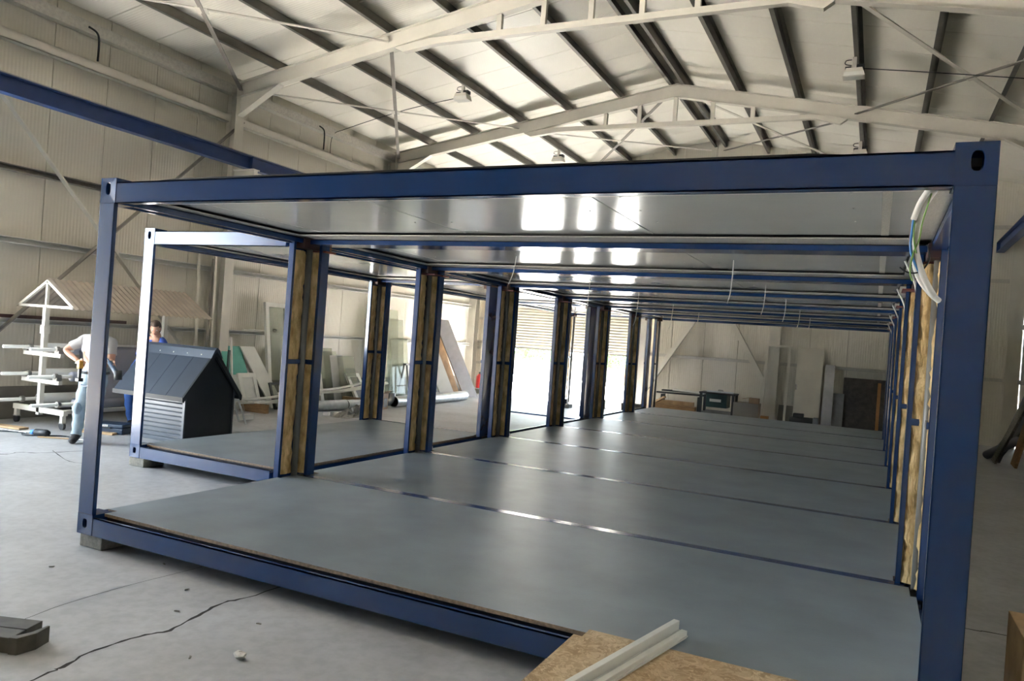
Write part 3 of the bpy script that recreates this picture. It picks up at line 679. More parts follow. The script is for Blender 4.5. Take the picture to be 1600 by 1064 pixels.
# ------------------------------------------------------------------ shed (dog house)
sh = thing('kennel', 'anthracite kennel shaped hut with pitched roof and black gable standing beyond the side module', 'kennel', (-3.45, 4.0, FZ))
LN, GW, EH, RH = 1.08, 0.90, 0.80, 1.36    # length (-x), gable width (+y), eave and ridge height
m = MB(); m.prism([(0, 0, 0), (0, GW, 0), (0, GW, EH), (0, GW / 2, RH - .03), (0, 0, EH)], (-0.02, 0, 0)); m.build('gable_wall', SHEDG, sh)
m = MB(); m.prism([(-LN, 0, 0), (-LN, GW, 0), (-LN, GW, EH), (-LN, GW / 2, RH - .03), (-LN, 0, EH)], (0.02, 0, 0)); m.build('gable_wall', SHEDG, sh)
for s_, y0 in ((-1, 0), (1, GW)):
    h = EH / 12
    for k in range(12):
        m = MB(); za = k * h
        m.prism([(-LN, y0, za), (-LN, y0 + s_ * 0.014, za + .004), (-LN, y0 + s_ * 0.016, za + h * .72), (-LN, y0 + s_ * 0.003, za + h * .97), (-LN, y0, za + h * .97)], (LN - .01, 0, 0)); m.build('siding_board', SHEDS, sh)
    MB().box((-0.035, y0, 0), (0.012, y0 + s_ * 0.022, EH)).build('corner_trim', SHEDS, sh)
ov = 0.11; tn = (RH - EH) / (GW / 2)
for s_ in (-1, 1):
    yc = GW / 2; ye = yc + s_ * (GW / 2 + ov); ze = EH - ov * tn
    rp_ = None
    xs = [0.06, -0.30, -0.66, -1.02, -1.44]
    for a, b_ in zip(xs, xs[1:]):
        m = MB(); m.prism([(a - .003, ye, ze), (a - .003, yc, RH), (a - .003, yc, RH + .035), (a - .003, ye, ze + .035)], (b_ - a + .006, 0, 0)); m.build('roof_sheet', SHEDM, sh)
    MB().prism([(0.075, ye, ze - .05), (0.075, yc, RH - .05), (0.075, yc, RH + .04), (0.075, ye, ze + .04)], (-0.035, 0, 0)).build('barge_board', SHEDG, sh)
    MB().box((-1.45, ye - .012, ze - .03), (0.07, ye + .012, ze + .035)).build('eave_trim', SHEDG, sh)
m = MB(); yc = GW / 2
m.prism([(0.085, yc - .11, RH - .11 * tn + .05), (0.085, yc - .05, RH + .035), (0.085, yc, RH + .075), (0.085, yc + .05, RH + .035), (0.085, yc + .11, RH - .11 * tn + .05), (0.085, yc, RH + .02)], (-1.53, 0, 0)); m.build('ridge_cap', SHEDM, sh)
for x in (-0.15, -0.45, -0.75, -1.05):
    MB().ball((x, yc - .085, RH - .085 * tn + .062), 0.012, 8, 5).build('ridge_screw', WHITEP, sh)

# ------------------------------------------------------------------ rack cart with rolls
ct = thing('rack_cart', 'white steel rack cart on castors with a small corrugated roof, by the left wall', 'cart', (-6.12, 3.55, FZ))
gz = -FZ
for y0 in (0.0, 2.2):
    m = MB(); m.box((-0.035, y0 - .035, 0.18), (0.035, y0 + .035, 1.88)); m.build('upright', CART, ct)
    MB().box((-0.05, y0 - .05, 1.45), (0.05, y0 + .05, 1.58)).build('collar', CART, ct)
    for z, a in ((1.16, 0.46), (0.74, 0.46)):
        MB().box((-a, y0 - .03, z - .06), (a, y0 + .03, z)).build('arm', CART, ct)
        for x in (-a + .05, a - .08):
            m = MB(); m.box((x - .05, y0 - .04, z), (x + .05, y0 + .04, z + .05)); m.tube([(x, y0 - .05, z + .06), (x, y0 + .05, z + .06)], 0.035, 10); m.build('roller_bearing', STEEL, ct)
    MB().box((-0.62, y0 - .035, 0.22), (0.64, y0 + .035, 0.30)).build('base_beam', CART, ct)
    for x in (-0.56, 0.58):
        MB().box((x - .03, y0 - .03, 0.10), (x + .03, y0 + .03, 0.22)).build('castor_leg', CART, ct)
        c = MB(); c.tube([(x, y0 - .02, 0.062), (x, y0 + .02, 0.062)], 0.06, 16); c.build('castor_wheel', BLACK, ct)
        MB().box((x - .05, y0 - .035, 0.10), (x + .05, y0 + .035, 0.115)).build('castor_fork', STEEL, ct)
    m = MB(); m.bar((-0.68, y0, 1.88), (0.66, y0, 1.88), 0.04, 0.04); m.bar((-0.68, y0, 1.88), (0, y0, 2.28), 0.04, 0.04); m.bar((0, y0, 2.28), (0.66, y0, 1.88), 0.04, 0.04); m.bar((0, y0, 1.86), (0, y0, 2.28), 0.04, 0.04, upv=(0, 1, 0)); m.build('gable_frame', CART, ct)
for x in (-0.4, 0.4): MB().box((x - .03, 0.03, 0.22), (x + .03, 2.2, 0.28)).build('side_rail', CART, ct)
for s_ in (-1, 1):
    rows = []
    n = 26
    for k in range(n * 2 + 1):
        y = -0.02 + k * (2.65 / (n * 2)); d = 0.022 * (k % 2)
        rows.append([(s_ * 0.74, y, 1.85 + d), (0, y, 2.31 + d)])
    rows2 = [[(x, y, z - .006) for x, y, z in r_] for r_ in rows]
    m = MB(); m.grid(rows); m.grid(rows2); m.build('roof_sheet', CORR, ct)
# rolls lying on the arms: separate things
k = 0
for z, xs, rr in ((1.16, (-0.33, 0.34), 0.05), (0.74, (-0.33, 0.34), 0.055), (0.32, (-0.45, 0.45), 0.06)):
    for x in xs:
        side = 'wall side' if x < 0 else 'room side'; lev = {1.16: 'top', 0.74: 'middle', 0.32: 'lowest'}[z]
        t = thing('material_roll', 'long roll on the %s tier of the rack cart, %s' % (lev, side), 'roll', (-6.12 + x, 3.55, FZ + z + .06), group='rolls on the rack cart')
        MB().tube([(0, -0.42, 0), (0, 2.5, 0)], 0.028, 12).build('core_tube', WHITEP, t, smooth=True)
        MB().tube([(0, 0.25, 0), (0, 2.1, 0)], rr + .02, 14).build('rolled_sheet', ROLLG if x > 0 else WHITEB, t, smooth=True)
        MB().tube([(0, -0.03, 0), (0, 0.02, 0)], 0.05, 12).build('clamp_ring', STEEL, t)
        if x > 0 and z != 0.32:
            rows = []
            for i in range(11):
                u = i / 10; rows.append([(0.075 + 0.05 * math.sin(u * 2.2), yv, -u * (0.42 if z > 1 else 0.40)) for yv in (0.3, 1.2, 2.05)])
            m = MB(); m.grid(rows); m.grid([[(x_ + .004, y_, z_) for x_, y_, z_ in r_] for r_ in rows]); m.build('hanging_sheet', ROLLG, t)

# ------------------------------------------------------------------ people
def person(loc, u, joints, edges, radii, cloth, label, head, lookdir, scale_=1.0, hairs=None):
    """joints in a local frame: u = right seen from the viewpoint, v = away, z up"""
    U = Vector((u[0], u[1], 0)); V = Vector((-u[1], u[0], 0))
    def wl_(p): return U * p[0] + V * p[1] + Vector((0, 0, p[2]))
    root = thing('person', label, 'person', loc, group='workers')
    names = list(joints); idx = {n: i for i, n in enumerate(names)}
    me = bpy.data.meshes.new('skeleton'); me.from_pydata([tuple(wl_(joints[n])) for n in names], [(idx[a], idx[b]) for a, b in edges], [])
    ob = bpy.data.objects.new('skeleton', me); C.objects.link(ob)
    sk = ob.modifiers.new('skin', 'SKIN'); sk.use_smooth_shade = True
    for n in names:
        v = me.skin_vertices[0].data[idx[n]]; r_ = radii[n]; v.radius = r_ if isinstance(r_, tuple) else (r_, r_)
        v.use_root = (n == 'pelvis')
    ss = ob.modifiers.new('sub', 'SUBSURF'); ss.levels = 2; ss.render_levels = 2
    dg = bpy.context.evaluated_depsgraph_get(); dg.update()
    em = bpy.data.meshes.new_from_object(ob.evaluated_get(dg))
    bpy.data.objects.remove(ob); em.name = 'body'
    em.materials.clear(); em.materials.append(SKIN)
    body = bpy.data.objects.new('body', em); C.objects.link(body); body.parent = root
    segs = [(wl_(joints[a]), wl_(joints[b]), a, b) for a, b in edges]
    def nearest(p):
        best = None
        for a, b, na, nb in segs:
            ab = b - a; t = max(0, min(1, (p - a).dot(ab) / ab.length_squared)); d = (a + ab * t - p).length
            if best is None or d < best[0]: best = (d, na, nb, t)
        return best
    lab = [nearest(p.center) for p in em.polygons]
    for nm, fn, mt, off in cloth:
        sel = [p for p, l in zip(em.polygons, lab) if fn(l[1], l[2], l[3])]
        vid = {}; vs_ = []; fs = []
        for p in sel:
            f = []
            for vi in p.vertices:
                if vi not in vid:
                    vid[vi] = len(vs_); v = em.vertices[vi]; w = 0.006 * math.sin(40 * v.co.z + 23 * v.co.x); vs_.append(v.co + v.normal * (off + w))
                f.append(vid[vi])
            fs.append(f)
        if fs: MB().add(vs_, fs).build(nm, mt, root, smooth=True)
    # head details
    hc = wl_(head); f = (U * lookdir[0] + V * lookdir[1] + Vector((0, 0, lookdir[2]))).normalized(); sd = f.cross(Vector((0, 0, 1))).normalized(); uu = sd.cross(f)
    def hp(a, b_, c): return hc + sd * a + f * b_ + uu * c
    m = MB(); m.ball((0, 0, 0), 1, 18, 12)
    m.v = [tuple(hp(x * 0.078 * (1 - .18 * max(0, -z)), y * 0.098, z * 0.122)) for x, y, z in m.v]; hd = m.build('head', SKIN, root, smooth=True)
    for s_ in (-1, 1):
        MB().ball(hp(s_ * .032, .085, .012), 0.012, 8, 6).build('eye', WHITEP, hd, smooth=True)
        MB().ball(hp(s_ * .032, .095, .012), 0.005, 8, 6).build('pupil', BLACK, hd, smooth=True)
        e = MB(); e.ball((0, 0, 0), 1, 8, 6); e.v = [tuple(hp(s_ * .078 + x * .010, y * .02 - .005, z * .032)) for x, y, z in e.v]; e.build('ear', SKIN, hd, smooth=True)
    MB().add([hp(-.014, .09, -.03), hp(.014, .09, -.03), hp(0, .122, -.028), hp(0, .092, .025)], [(0, 1, 2), (0, 2, 3), (1, 3, 2), (0, 3, 1)]).build('nose', SKIN, hd, smooth=True)
    e = MB(); e.ball((0, 0, 0), 1, 8, 6); e.v = [tuple(hp(x * .026, .086 + y * .008, -.058 + z * .008)) for x, y, z in e.v]; e.build('mouth', mat('lips', (0.36, 0.14, 0.11)), hd, smooth=True)
    m = MB(); m.ball((0, 0, 0), 1, 18, 12); m.v = [tuple(hp(x * 0.087, y * 0.106 - .012, z * .126 + .012)) for x, y, z in m.v]
    keep = [i for i, fc in enumerate(m.f) if all((Vector(m.v[j]) - hc).dot(uu) > -0.055 and ((Vector(m.v[j]) - hc).dot(f) < 0.055 or (Vector(m.v[j]) - hc).dot(uu) > 0.075) for j in fc)]
    m.f = [m.f[i] for i in keep]; m.mi = [0] * len(keep); m.build('hair', hairs or HAIR, root, smooth=True)
    return root, wl_

def hand(root, wl_, wrist, tip, side, curl=0.5, m_=None):
    """palm with four fingers and a thumb; tip = direction, side = thumb side"""
    p = wl_(wrist); d = (wl_(tip)).normalized(); s_ = wl_(side); s_ = (s_ - d * s_.dot(d)).normalized(); n = d.cross(s_)
    m = MB(); m.tube([p - d * .02, p + d * .02, p + d * .055, p + d * .085], [0.024, 0.036, 0.04, 0.034], 10)
    h = m.build('hand', m_ or SKIN, root, smooth=True)
    for k, ln in enumerate((0.070, 0.078, 0.072, 0.058)):
        b_ = p + d * .075 + s_ * (0.030 - 0.020 * k); a1 = b_ + d * ln * .45 + n * ln * .1 * curl; a2 = a1 + d * ln * .3 * (1 - curl) + n * ln * .35 * curl; a3 = a2 - d * ln * .3 * curl * .4 + n * ln * .25 * curl + d * ln * .25 * (1 - curl)
        MB().tube([b_ - d * .02, b_, a1, a2, a3], [.010, .0095, .009, .008, .006], 7).build('finger', m_ or SKIN, h, smooth=True)
    b_ = p + d * .025 + s_ * .03
    MB().tube([b_, b_ + s_ * .025 + d * .02, b_ + s_ * .03 + d * .05 + n * .015, b_ + s_ * .02 + d * .07 + n * .03 * curl], [.014, .0115, .0105, .007], 7).build('thumb', m_ or SKIN, h, smooth=True)

EDG = [('pelvis', 'belly'), ('belly', 'chest'), ('chest', 'neck'), ('neck', 'headb'), ('chest', 'shl'), ('shl', 'ell'), ('ell', 'wrl'), ('chest', 'shr'), ('shr', 'elr'), ('elr', 'wrr'),
       ('pelvis', 'hipl'), ('hipl', 'knl'), ('knl', 'anl'), ('anl', 'tol'), ('pelvis', 'hipr'), ('hipr', 'knr'), ('knr', 'anr'), ('anr', 'tor')]
RAD = dict(pelvis=(.15, .12), belly=(.145, .11), chest=(.165, .12), neck=.058, headb=.06, shl=.075, ell=.048, wrl=.032, shr=.075, elr=.048, wrr=.032,
           hipl=.095, knl=.066, anl=.046, tol=.036, hipr=.095, knr=.066, anr=.046, tor=.036)
is_leg = lambda a, b, t: (a[:3] in ('hip', 'kna') or a in ('hipl', 'hipr')) or a in ('knl', 'knr') or (a == 'pelvis') and b.startswith('hip') or (a == 'pelvis' and b == 'belly' and t < .45)
is_shirt = lambda a, b, t: (a == 'pelvis' and b == 'belly' and t >= .35) or (a == 'belly') or (a == 'chest' and b in ('shl', 'shr')) or (a in ('shl', 'shr') and t < .62) or (a == 'chest' and b == 'neck' and t < .6)
is_shoe = lambda a, b, t: a in ('anl', 'anr') or (a in ('knl', 'knr') and t > .97)
UR = (0.901, 0.434)
J1 = dict(pelvis=(.10, .02, .96), belly=(.10, .02, 1.12), chest=(.12, .02, 1.36), neck=(.14, .0, 1.53), headb=(.16, -.02, 1.62),
          shl=(-.07, .0, 1.45), ell=(-.31, -.06, 1.29), wrl=(-.05, -.14, 1.15), shr=(.31, .0, 1.44), elr=(.35, -.06, 1.17), wrr=(.45, -.26, 1.16),
          hipl=(.01, .02, .90), knl=(-.05, -.04, .50), anl=(-.12, .04, .09), tol=(-.08, -.14, .035), hipr=(.17, .02, .90), knr=(.13, .0, .50), anr=(.09, .06, .09), tor=(.14, -.12, .035))
LOC1 = Vector((-4.30, 3.03, FZ))
p1, w1 = person(LOC1, UR, J1, EDG, RAD, [('tshirt', is_shirt, TEE, .012), ('trousers', lambda a, b, t: is_leg(a, b, t) and not is_shoe(a, b, t), TROU, .022), ('shoes', is_shoe, SHOE, .012)],
            'worker in grey t-shirt and pale work trousers with a power tool behind the front post', (.17, -.03, 1.70), (.6, -.7, -.35))
hand(p1, w1, (-.05, -.14, 1.15), (.9, -.3, -.25), (0, -.3, 1), .6)
hand(p1, w1, (.45, -.26, 1.16), (.7, -.5, -.35), (0, .3, 1), .8)
for jn in ('knl', 'knr'): q_ = w1(J1[jn]); MB().ball(q_ + w1((0, -.075, .0)), 0.07, 10, 7, sc=(.9, .9, 1.2)).build('knee_pad', TROU, p1, smooth=True)
m = MB(); a = w1((.10, .02, 1.0)); m.tube([a + Vector((.165 * math.cos(t * .4), .165 * math.sin(t * .4), 0)) for t in range(17)], 0.02, 6); m.build('belt', BLACK, p1)
a = w1((.33, -.1, 1.5)); m = MB(); m.bar(w1((.24, -.13, 1.50)), w1((.28, -.15, 1.1)), 0.035, .012, upv=(0, 1, 0)); m.build('strap', BLACK, p1)
MB().bar(w1((-.14, -.06, .62)), w1((.04, -.06, .63)), 0.05, .02).build('leg_strap', TROUD, p1)
J2 = dict(pelvis=(.10, .0, .92), belly=(.18, -.02, 1.10), chest=(.30, -.06, 1.34), neck=(.36, -.10, 1.51), headb=(.36, -.12, 1.58),
          shl=(.14, -.02, 1.44), ell=(.16, -.20, 1.20), wrl=(.28, -.30, 1.10), shr=(.48, -.06, 1.42), elr=(.56, -.22, 1.20), wrr=(.46, -.30, 1.10),
          hipl=(.01, .0, .86), knl=(-.02, -.06, .48), anl=(.0, .02, .09), tol=(.06, -.16, .035), hipr=(.20, .02, .86), knr=(.26, -.02, .48), anr=(.30, .06, .09), tor=(.36, -.1, .035))
LOC2 = Vector((-5.30, 4.55, FZ))
p2, w2 = person(LOC2, UR, J2, EDG, RAD, [('shirt', lambda a, b, t: is_shirt(a, b, t) or (a in ('shl', 'shr')), SHIRTB, .016), ('jeans', lambda a, b, t: is_leg(a, b, t) and not is_shoe(a, b, t), JEAN, .02), ('shoes', is_shoe, SHOE, .012)],
            'worker in bright blue shirt and jeans bending behind the anthracite kennel', (.37, -.15, 1.65), (.2, -.7, -.45))
hand(p2, w2, J2['wrl'], (.3, -.7, -.5), (1, 0, .3), .4); hand(p2, w2, J2['wrr'], (-.2, -.7, -.5), (-1, 0, .3), .4)
# tools held
q = LOC1 + w1((.56, -.36, 1.09)); t = thing('angle_grinder', 'dark hand-held power tool in the right hand of the worker in grey', 'power tool', q)
ax = w1((.65, -.4, -.55)).normalized(); m = MB(); m.tube([-ax * .16, ax * .04, ax * .1], [.03, .036, .045], 12); m.build('motor_body', TOOLB, t, smooth=True)
m = MB(); m.tube([ax * .1 + Vector((0, 0, .05)), ax * .12 - Vector((0, 0, .06))], .05, 14); m.build('tool_head', BLACK, t, smooth=True)
m = MB(); m.tube([p - q for p in smooth_path([q - ax * .16, q - ax * .3 - Vector((0, 0, .06)), q + w1((-.3, 0, -.22)), q + w1((-.5, .1, -.25))])], .012, 6); m.build('air_hose', TOOLB, t, smooth=True)
q = LOC1 + w1((.0, -.20, 1.06)); t = thing('cordless_drill', 'yellow cordless drill held at the hip of the worker in grey', 'drill', q)
MB().box((-.03, -.03, 0), (.03, .03, .11)).build('drill_body', YELLOW, t, bevel=.01); MB().box((-.02, -.02, -.13), (.02, .02, 0)).build('grip', BLACK, t, bevel=.008); MB().box((-.04, -.035, -.18), (.04, .035, -.13)).build('battery', BLACK, t, bevel=.006); m = MB(); m.tube([(-.03, 0, .07), (-.1, 0, .07)], [.02, .01], 10); m.build('chuck', STEEL, t)
# toolbox
t = thing('toolbox', 'flat navy tool case with white lettering on the floor behind the workers', 'toolbox', (-4.95, 3.98, FZ), 0.35)
MB().box((-.26, -.17, 0), (.26, .17, .09)).build('case_base', TOOLB, t, bevel=.012); MB().box((-.255, -.165, .092), (.255, .165, .15)).build('case_lid', TOOLB, t, bevel=.015)
MB().box((-.07, -.185, .085), (.07, -.17, .105)).build('latch', BLACK, t)
m = MB()
for k in range(6): m.box((-.17 + k * .032, -.1662, .108), (-.17 + k * .032 + .02, -.1652, .138))
m.build('lettering', WHITEP, t)
m = MB(); m.tube(smooth_path([(-.27, -.05, .07), (-.33, -.03, .07), (-.33, .05, .07), (-.27, .06, .07)]), .012, 6); m.build('handle', BLACK, t)
# tools scattered on the floor by the cart
def small_tools():
    t = thing('hammer_drill', 'small dark power tool with a blue collar lying on the floor by the cart', 'power tool', (-5.25, 2.98, FZ), 0.3)
    m = MB(); m.tube([(-.02, 0, .05), (.16, 0, .05), (.2, 0, .05)], [.05, .05, .03], 12); m.build('tool_body', BLACK, t, smooth=True); MB().tube([(-.09, 0, .045), (-.02, 0, .05)], .035, 10).build('collar', WIREB, t, smooth=True); MB().tube([(-.3, .01, .03), (-.09, 0, .045)], .01, 8).build('drill_bit', STEEL, t)
    for k, (x, y, a, l, nm) in enumerate(((-5.75, 2.95, .1, .55, 'long thin steel rod on the floor left of the power tool'), (-4.85, 3.0, .5, .5, 'thin pale rod on the floor right of the power tool'), (-4.62, 3.12, .25, .42, 'dark rod on the floor beside the worker'))):
        o = MB().tube([(-l / 2, 0, .012), (l / 2, 0, .012)], .011, 8).build('steel_rod', STEEL if k != 1 else WOODL); o.location = (x, y, FZ); o.rotation_euler = (0, 0, a); tag(o, nm, 'rod', 'rods on the floor by the cart')
    for x, y, a, l, w, lab in ((-6.3, 3.1, .15, .9, .16, 'flat wooden plank on the floor under the left end of the cart'), (-5.0, 3.75, .3, .6, .14, 'short wooden plank on the floor behind the worker'), (-4.75, 4.35, .45, .55, .16, 'short plank on the floor behind the navy tool case')):
        o = MB().box((-l / 2, -w / 2, 0), (l / 2, w / 2, .03)).build('wood_plank', WOODL, bevel=.003); o.location = (x, y, FZ + .001); o.rotation_euler = (0, 0, a); tag(o, lab, 'plank', 'planks on the floor by the cart')
    tag(MB().tube([(p[0], p[1], FZ + .012) for p in smooth_path([(-6.9, 2.6, 0), (-6.3, 2.8, 0), (-6.0, 2.72, 0), (-5.6, 2.95, 0), (-5.3, 2.85, 0), (-4.9, 3.2, 0), (-4.5, 3.05, 0)])], .01, 6).build('floor_cable', BLACK), 'black cable lying across the floor by the cart', 'cable')
small_tools()

# ------------------------------------------------------------------ leaning and lying things along the left wall
def slab(name, y0, y1, zb, zt, xb, xt, th, m, lab, cat, group=None, parts=None, frame=None, skew=0.0, fm=None):
    """rectangular sheet leaning against the left wall: foot at xb, head at xt; frame = border width; skew shifts the head in y"""
    t = thing(name, lab, cat, (xb, (y0 + y1) / 2, zb), group=group)
    h = math.hypot(zt - zb, xt - xb); hw = (y1 - y0) / 2
    d = Vector((xt - xb, skew, zt - zb)); ey = Vector((0, 1, 0)); n = d.cross(ey).normalized() * th
    def q(u, v): return ey * (u * hw) + d * v
    if not frame:
        MB().prism([q(-1, 0), q(1, 0), q(1, 1), q(-1, 1)], n).build('panel', m, t)
    else:
        fu = frame / hw; fv = frame / h
        for a in ([(-1, 0), (-1 + fu, 0), (-1 + fu, 1), (-1, 1)], [(1 - fu, 0), (1, 0), (1, 1), (1 - fu, 1)], [(-1 + fu, 0), (1 - fu, 0), (1 - fu, fv), (-1 + fu, fv)], [(-1 + fu, 1 - fv), (1 - fu, 1 - fv), (1 - fu, 1), (-1 + fu, 1)]):
            MB().prism([q(*p) for p in a], n).build('frame_bar', m, t)
        if fm: MB().prism([q(-1 + fu, fv) + n * .3, q(1 - fu, fv) + n * .3, q(1 - fu, 1 - fv) + n * .3, q(-1 + fu, 1 - fv) + n * .3], n * .2).build('pane', fm, t)
    return t
A = 'things leaning on the left wall'
slab('gypsum_board', 7.80, 8.38, FZ + 0.72, 1.20, -6.62, -6.88, .02, GREENB, 'turquoise board leaning on top of white boards by the left wall', 'board', A)
slab('white_board', 7.75, 8.45, FZ, 0.74, -6.35, -6.70, .03, WHITEB, 'white board standing under the turquoise board', 'board', A)
slab('window_frame', 7.85, 8.35, FZ, 0.66, -6.10, -6.38, .05, WHITEP, 'small white window frame in front of the white board', 'window frame', A, frame=.09, fm=WHITEB)
slab('white_board', 8.78, 9.2, FZ, 1.20, -6.25, -6.85, .03, WHITEB, 'long pale board leaning at an angle right of the turquoise board', 'board', A, skew=-.45)
slab('window_frame', 8.62, 8.95, FZ, 0.46, -6.00, -6.22, .04, BLACK, 'small dark framed pane leaning low by the pale board', 'window frame', A, frame=.05, fm=GLASS)
slab('door_frame', 9.03, 9.75, FZ, 2.22, -6.55, -6.88, .07, WHITEP, 'tall white door frame leaning behind the first post pair', 'door frame', A, frame=.10, fm=GLASS)
B = 'white frames stacked by the left wall'
slab('window_frame', 9.7, 10.92, FZ, 1.16, -6.55, -6.88, .06, WHITEP, 'tallest white window frame of the stack, at the back', 'window frame', B, frame=.12, fm=GLASS)
slab('window_frame', 9.6, 10.72, FZ, 0.98, -6.40, -6.66, .06, WHITEP, 'second tallest white window frame of the stack', 'window frame', B, frame=.11)
slab('window_frame', 9.5, 10.55, FZ, 0.80, -6.26, -6.46, .06, WHITEP, 'third white window frame of the stack', 'window frame', B, frame=.10)
slab('window_frame', 9.5, 10.40, FZ, 0.62, -6.12, -6.28, .06, WHITEP, 'smallest white window frame at the front of the stack', 'window frame', B, frame=.10, fm=GREYB)
for k, (y0, y1, zt, xb, m_, lab) in enumerate(((10.95, 11.42, 1.22, -6.60, GLASS, 'dark edged glass pane at the back of the glass stack'), (11.0, 11.50, 1.15, -6.52, GLASS, 'second glass pane of the stack from the back'), (11.12, 11.62, 1.05, -6.40, MIRROR, 'greyish coated glass pane in the middle of the stack'), (11.30, 11.95, 1.04, -6.30, GLASS, 'wide clear glass pane of the stack'), (11.48, 11.85, 0.74, -6.15, GLASS, 'short clear glass pane at the front of the stack'))):
    slab('glass_pane', y0, y1, FZ, zt, xb, xb - .26, .012, m_, lab, 'glass pane', 'glass panes by the left wall')
slab('window_frame', 11.62, 12.15, FZ, 0.62, -6.05, -6.40, .06, WHITEP, 'small tilted white window frame right of the glass stack', 'window frame', A, frame=.10, fm=GREYB, skew=-.15)
for k, (y0, y1, zt, xb, m_, lab) in enumerate(((13.30, 13.98, 2.36, -6.45, GLASS, 'tallest clear glass sheet leaning on the wall beyond the second bay'), (13.34, 14.12, 2.10, -6.35, GLASS, 'second tall clear glass sheet leaning on the wall'), (13.40, 14.20, 1.56, -6.22, GLASS, 'lower wide clear glass sheet in front of the tall ones'))):
    slab('glass_pane', y0, y1, FZ, zt, xb, xb - .22, .012, m_, lab, 'glass pane', 'glass panes by the left wall')
# black folding trestle
t = thing('trestle', 'black metal trestle standing in front of the left wall', 'trestle', (-6.2, 14.1, FZ))
for y0 in (-.25, .3):
    for s_ in (-1, 1): MB().bar((s_ * .22, y0, 0), (s_ * .04, y0, .95), .035, .035, upv=(0, 1, 0)).build('leg', BLACK, t)
MB().box((-.05, -.3, .95), (.05, .35, 1.0)).build('top_bar', BLACK, t); MB().bar((.14, -.25, .4), (.14, .3, .4), .03, .03).build('cross_bar', BLACK, t)
# leaning thick boards near the far corner
def plank_lean(base, top, wdir, w, th, m_, me_, lab):
    t = thing('sandwich_panel', lab, 'panel', base, group='panels leaning in the far left corner')
    d = Vector(top) - Vector(base); wd = Vector(wdir).normalized() * w; n = d.cross(wd).normalized() * th
    MB().prism([(0, 0, 0), wd, wd + d, d], n).build('face_sheet', m_, t)
    MB().prism([n * 1.02, wd + n * 1.02, wd + d + n * 1.02, d + n * 1.02], n * .5).build('core', me_, t)
plank_lean((-6.15, 15.85, FZ), (-6.45, 14.55, 1.95), (.5, 1, 0), .50, .05, WHITEB, WOOD, 'white sandwich panel with brown edge leaning steeply, left of the pair')
plank_lean((-5.75, 16.55, FZ), (-6.3, 15.35, 2.22), (.55, 1, 0), .50, .05, MIRROR, WOOD, 'grey faced sandwich panel leaning beside the extinguisher')
plank_lean((-6.05, 16.3, FZ), (-6.5, 15.2, 2.28), (.3, 1, 0), .35, .05, WOODL, WOOD, 'narrow raw edged panel leaning behind the grey faced one')
o = MB().bar((-6.0, 15.05, FZ + .01), (-6.3, 14.75, 0.75), .04, .02).build('white_lath', WHITEP); tag(o, 'thin white lath leaning beside the dark trestle', 'lath')
# tubes and ducts
def duct(p, q, r, lab, m_=TUBEM, hollow=True):
    t = thing('metal_duct', lab, 'duct', p, group='round ducts on the floor'); d = Vector(q) - Vector(p)
    MB().tube([(0, 0, 0), d], r, 20, cap=False).build('duct_wall', m_, t, smooth=True); MB().tube([d * .002, d * .998], r * .93, 20, cap=False).build('inner_wall', BLACK, t, smooth=True)
    for u in (0, .5, 1): MB().tube([d * max(0, u - .006), d * min(1, u + .006)], r * 1.05, 20, cap=False).build('seam_ring', m_, t, smooth=True)
duct((-4.98, 11.6, FZ + .145), (-5.15, 15.45, FZ + .145), .135, 'long shiny galvanised duct lying on the floor before the leaning panels')
duct((-5.32, 8.6, FZ + .125), (-5.22, 10.0, FZ + .125), .115, 'dusty grey duct on the floor below the plastic profiles')
duct((-5.22, 10.05, FZ + .12), (-5.1, 11.3, FZ + .12), .11, 'second dusty grey duct lying end to end with the first')
t = thing('pipe_elbow', 'grey pipe elbow with flange on the floor next to the cardboard box', 'pipe', (-5.05, 11.45, FZ))
m = MB(); m.tube(smooth_path([(0, -.1, .12), (0, .05, .12), (.02, .14, .2), (.02, .16, .36)]), .07, 14); m.build('elbow', TUBEM, t, smooth=True); MB().tube([(0, -.13, .12), (0, -.1, .12)], .10, 16).build('flange', BLACK, t)
# pile of long profiles
pf = [((-5.95, 7.4), (-5.75, 9.5), .02, .10), ((-5.65, 7.7), (-5.85, 9.9), .05, .12), ((-5.75, 7.5), (-5.55, 9.2), .10, .12), ((-5.9, 8.6), (-5.6, 12.1), .22, .13), ((-5.75, 8.8), (-5.5, 12.0), .26, .10), ((-5.62, 8.7), (-5.9, 12.2), .30, .09), ((-6.05, 9.0), (-5.95, 12.3), .20, .12), ((-5.8, 7.3), (-5.45, 8.9), .15, .14)]
for k, (a, b_, z, w) in enumerate(pf):
    zz = FZ + .20 + z * .8; bend = [(-.02, .03), (.02, .08)][k % 2]
    pts = smooth_path([(a[0], a[1], zz), ((a[0] + b_[0]) / 2, (a[1] + b_[1]) / 2, zz + bend[0]), (b_[0], b_[1], zz + bend[1] + .12 * (k > 2))])
    rows = []
    for i, p in enumerate(pts):
        d = (pts[min(i + 1, len(pts) - 1)] - pts[max(i - 1, 0)]).normalized(); sd = Vector((d.y, -d.x, 0)).normalized() * w / 2
        rows.append([p - sd, p + sd, p + sd - Vector((0, 0, .03)), p - sd - Vector((0, 0, .03)), p - sd])
    m = MB(); m.grid(rows); m.add(rows[0][:4], [(0, 1, 2, 3)]); m.add(rows[-1][:4], [(3, 2, 1, 0)])
    nm = ['lowest', 'wide', 'short', 'long bent', 'topmost', 'crossing', 'rearmost', 'nearest'][k]
    tag(m.build('plastic_profile', WHITEP if k % 3 else WHITEB), 'the %s white profile strip in the pile by the left wall' % nm, 'profile', 'white profile strips in a pile')
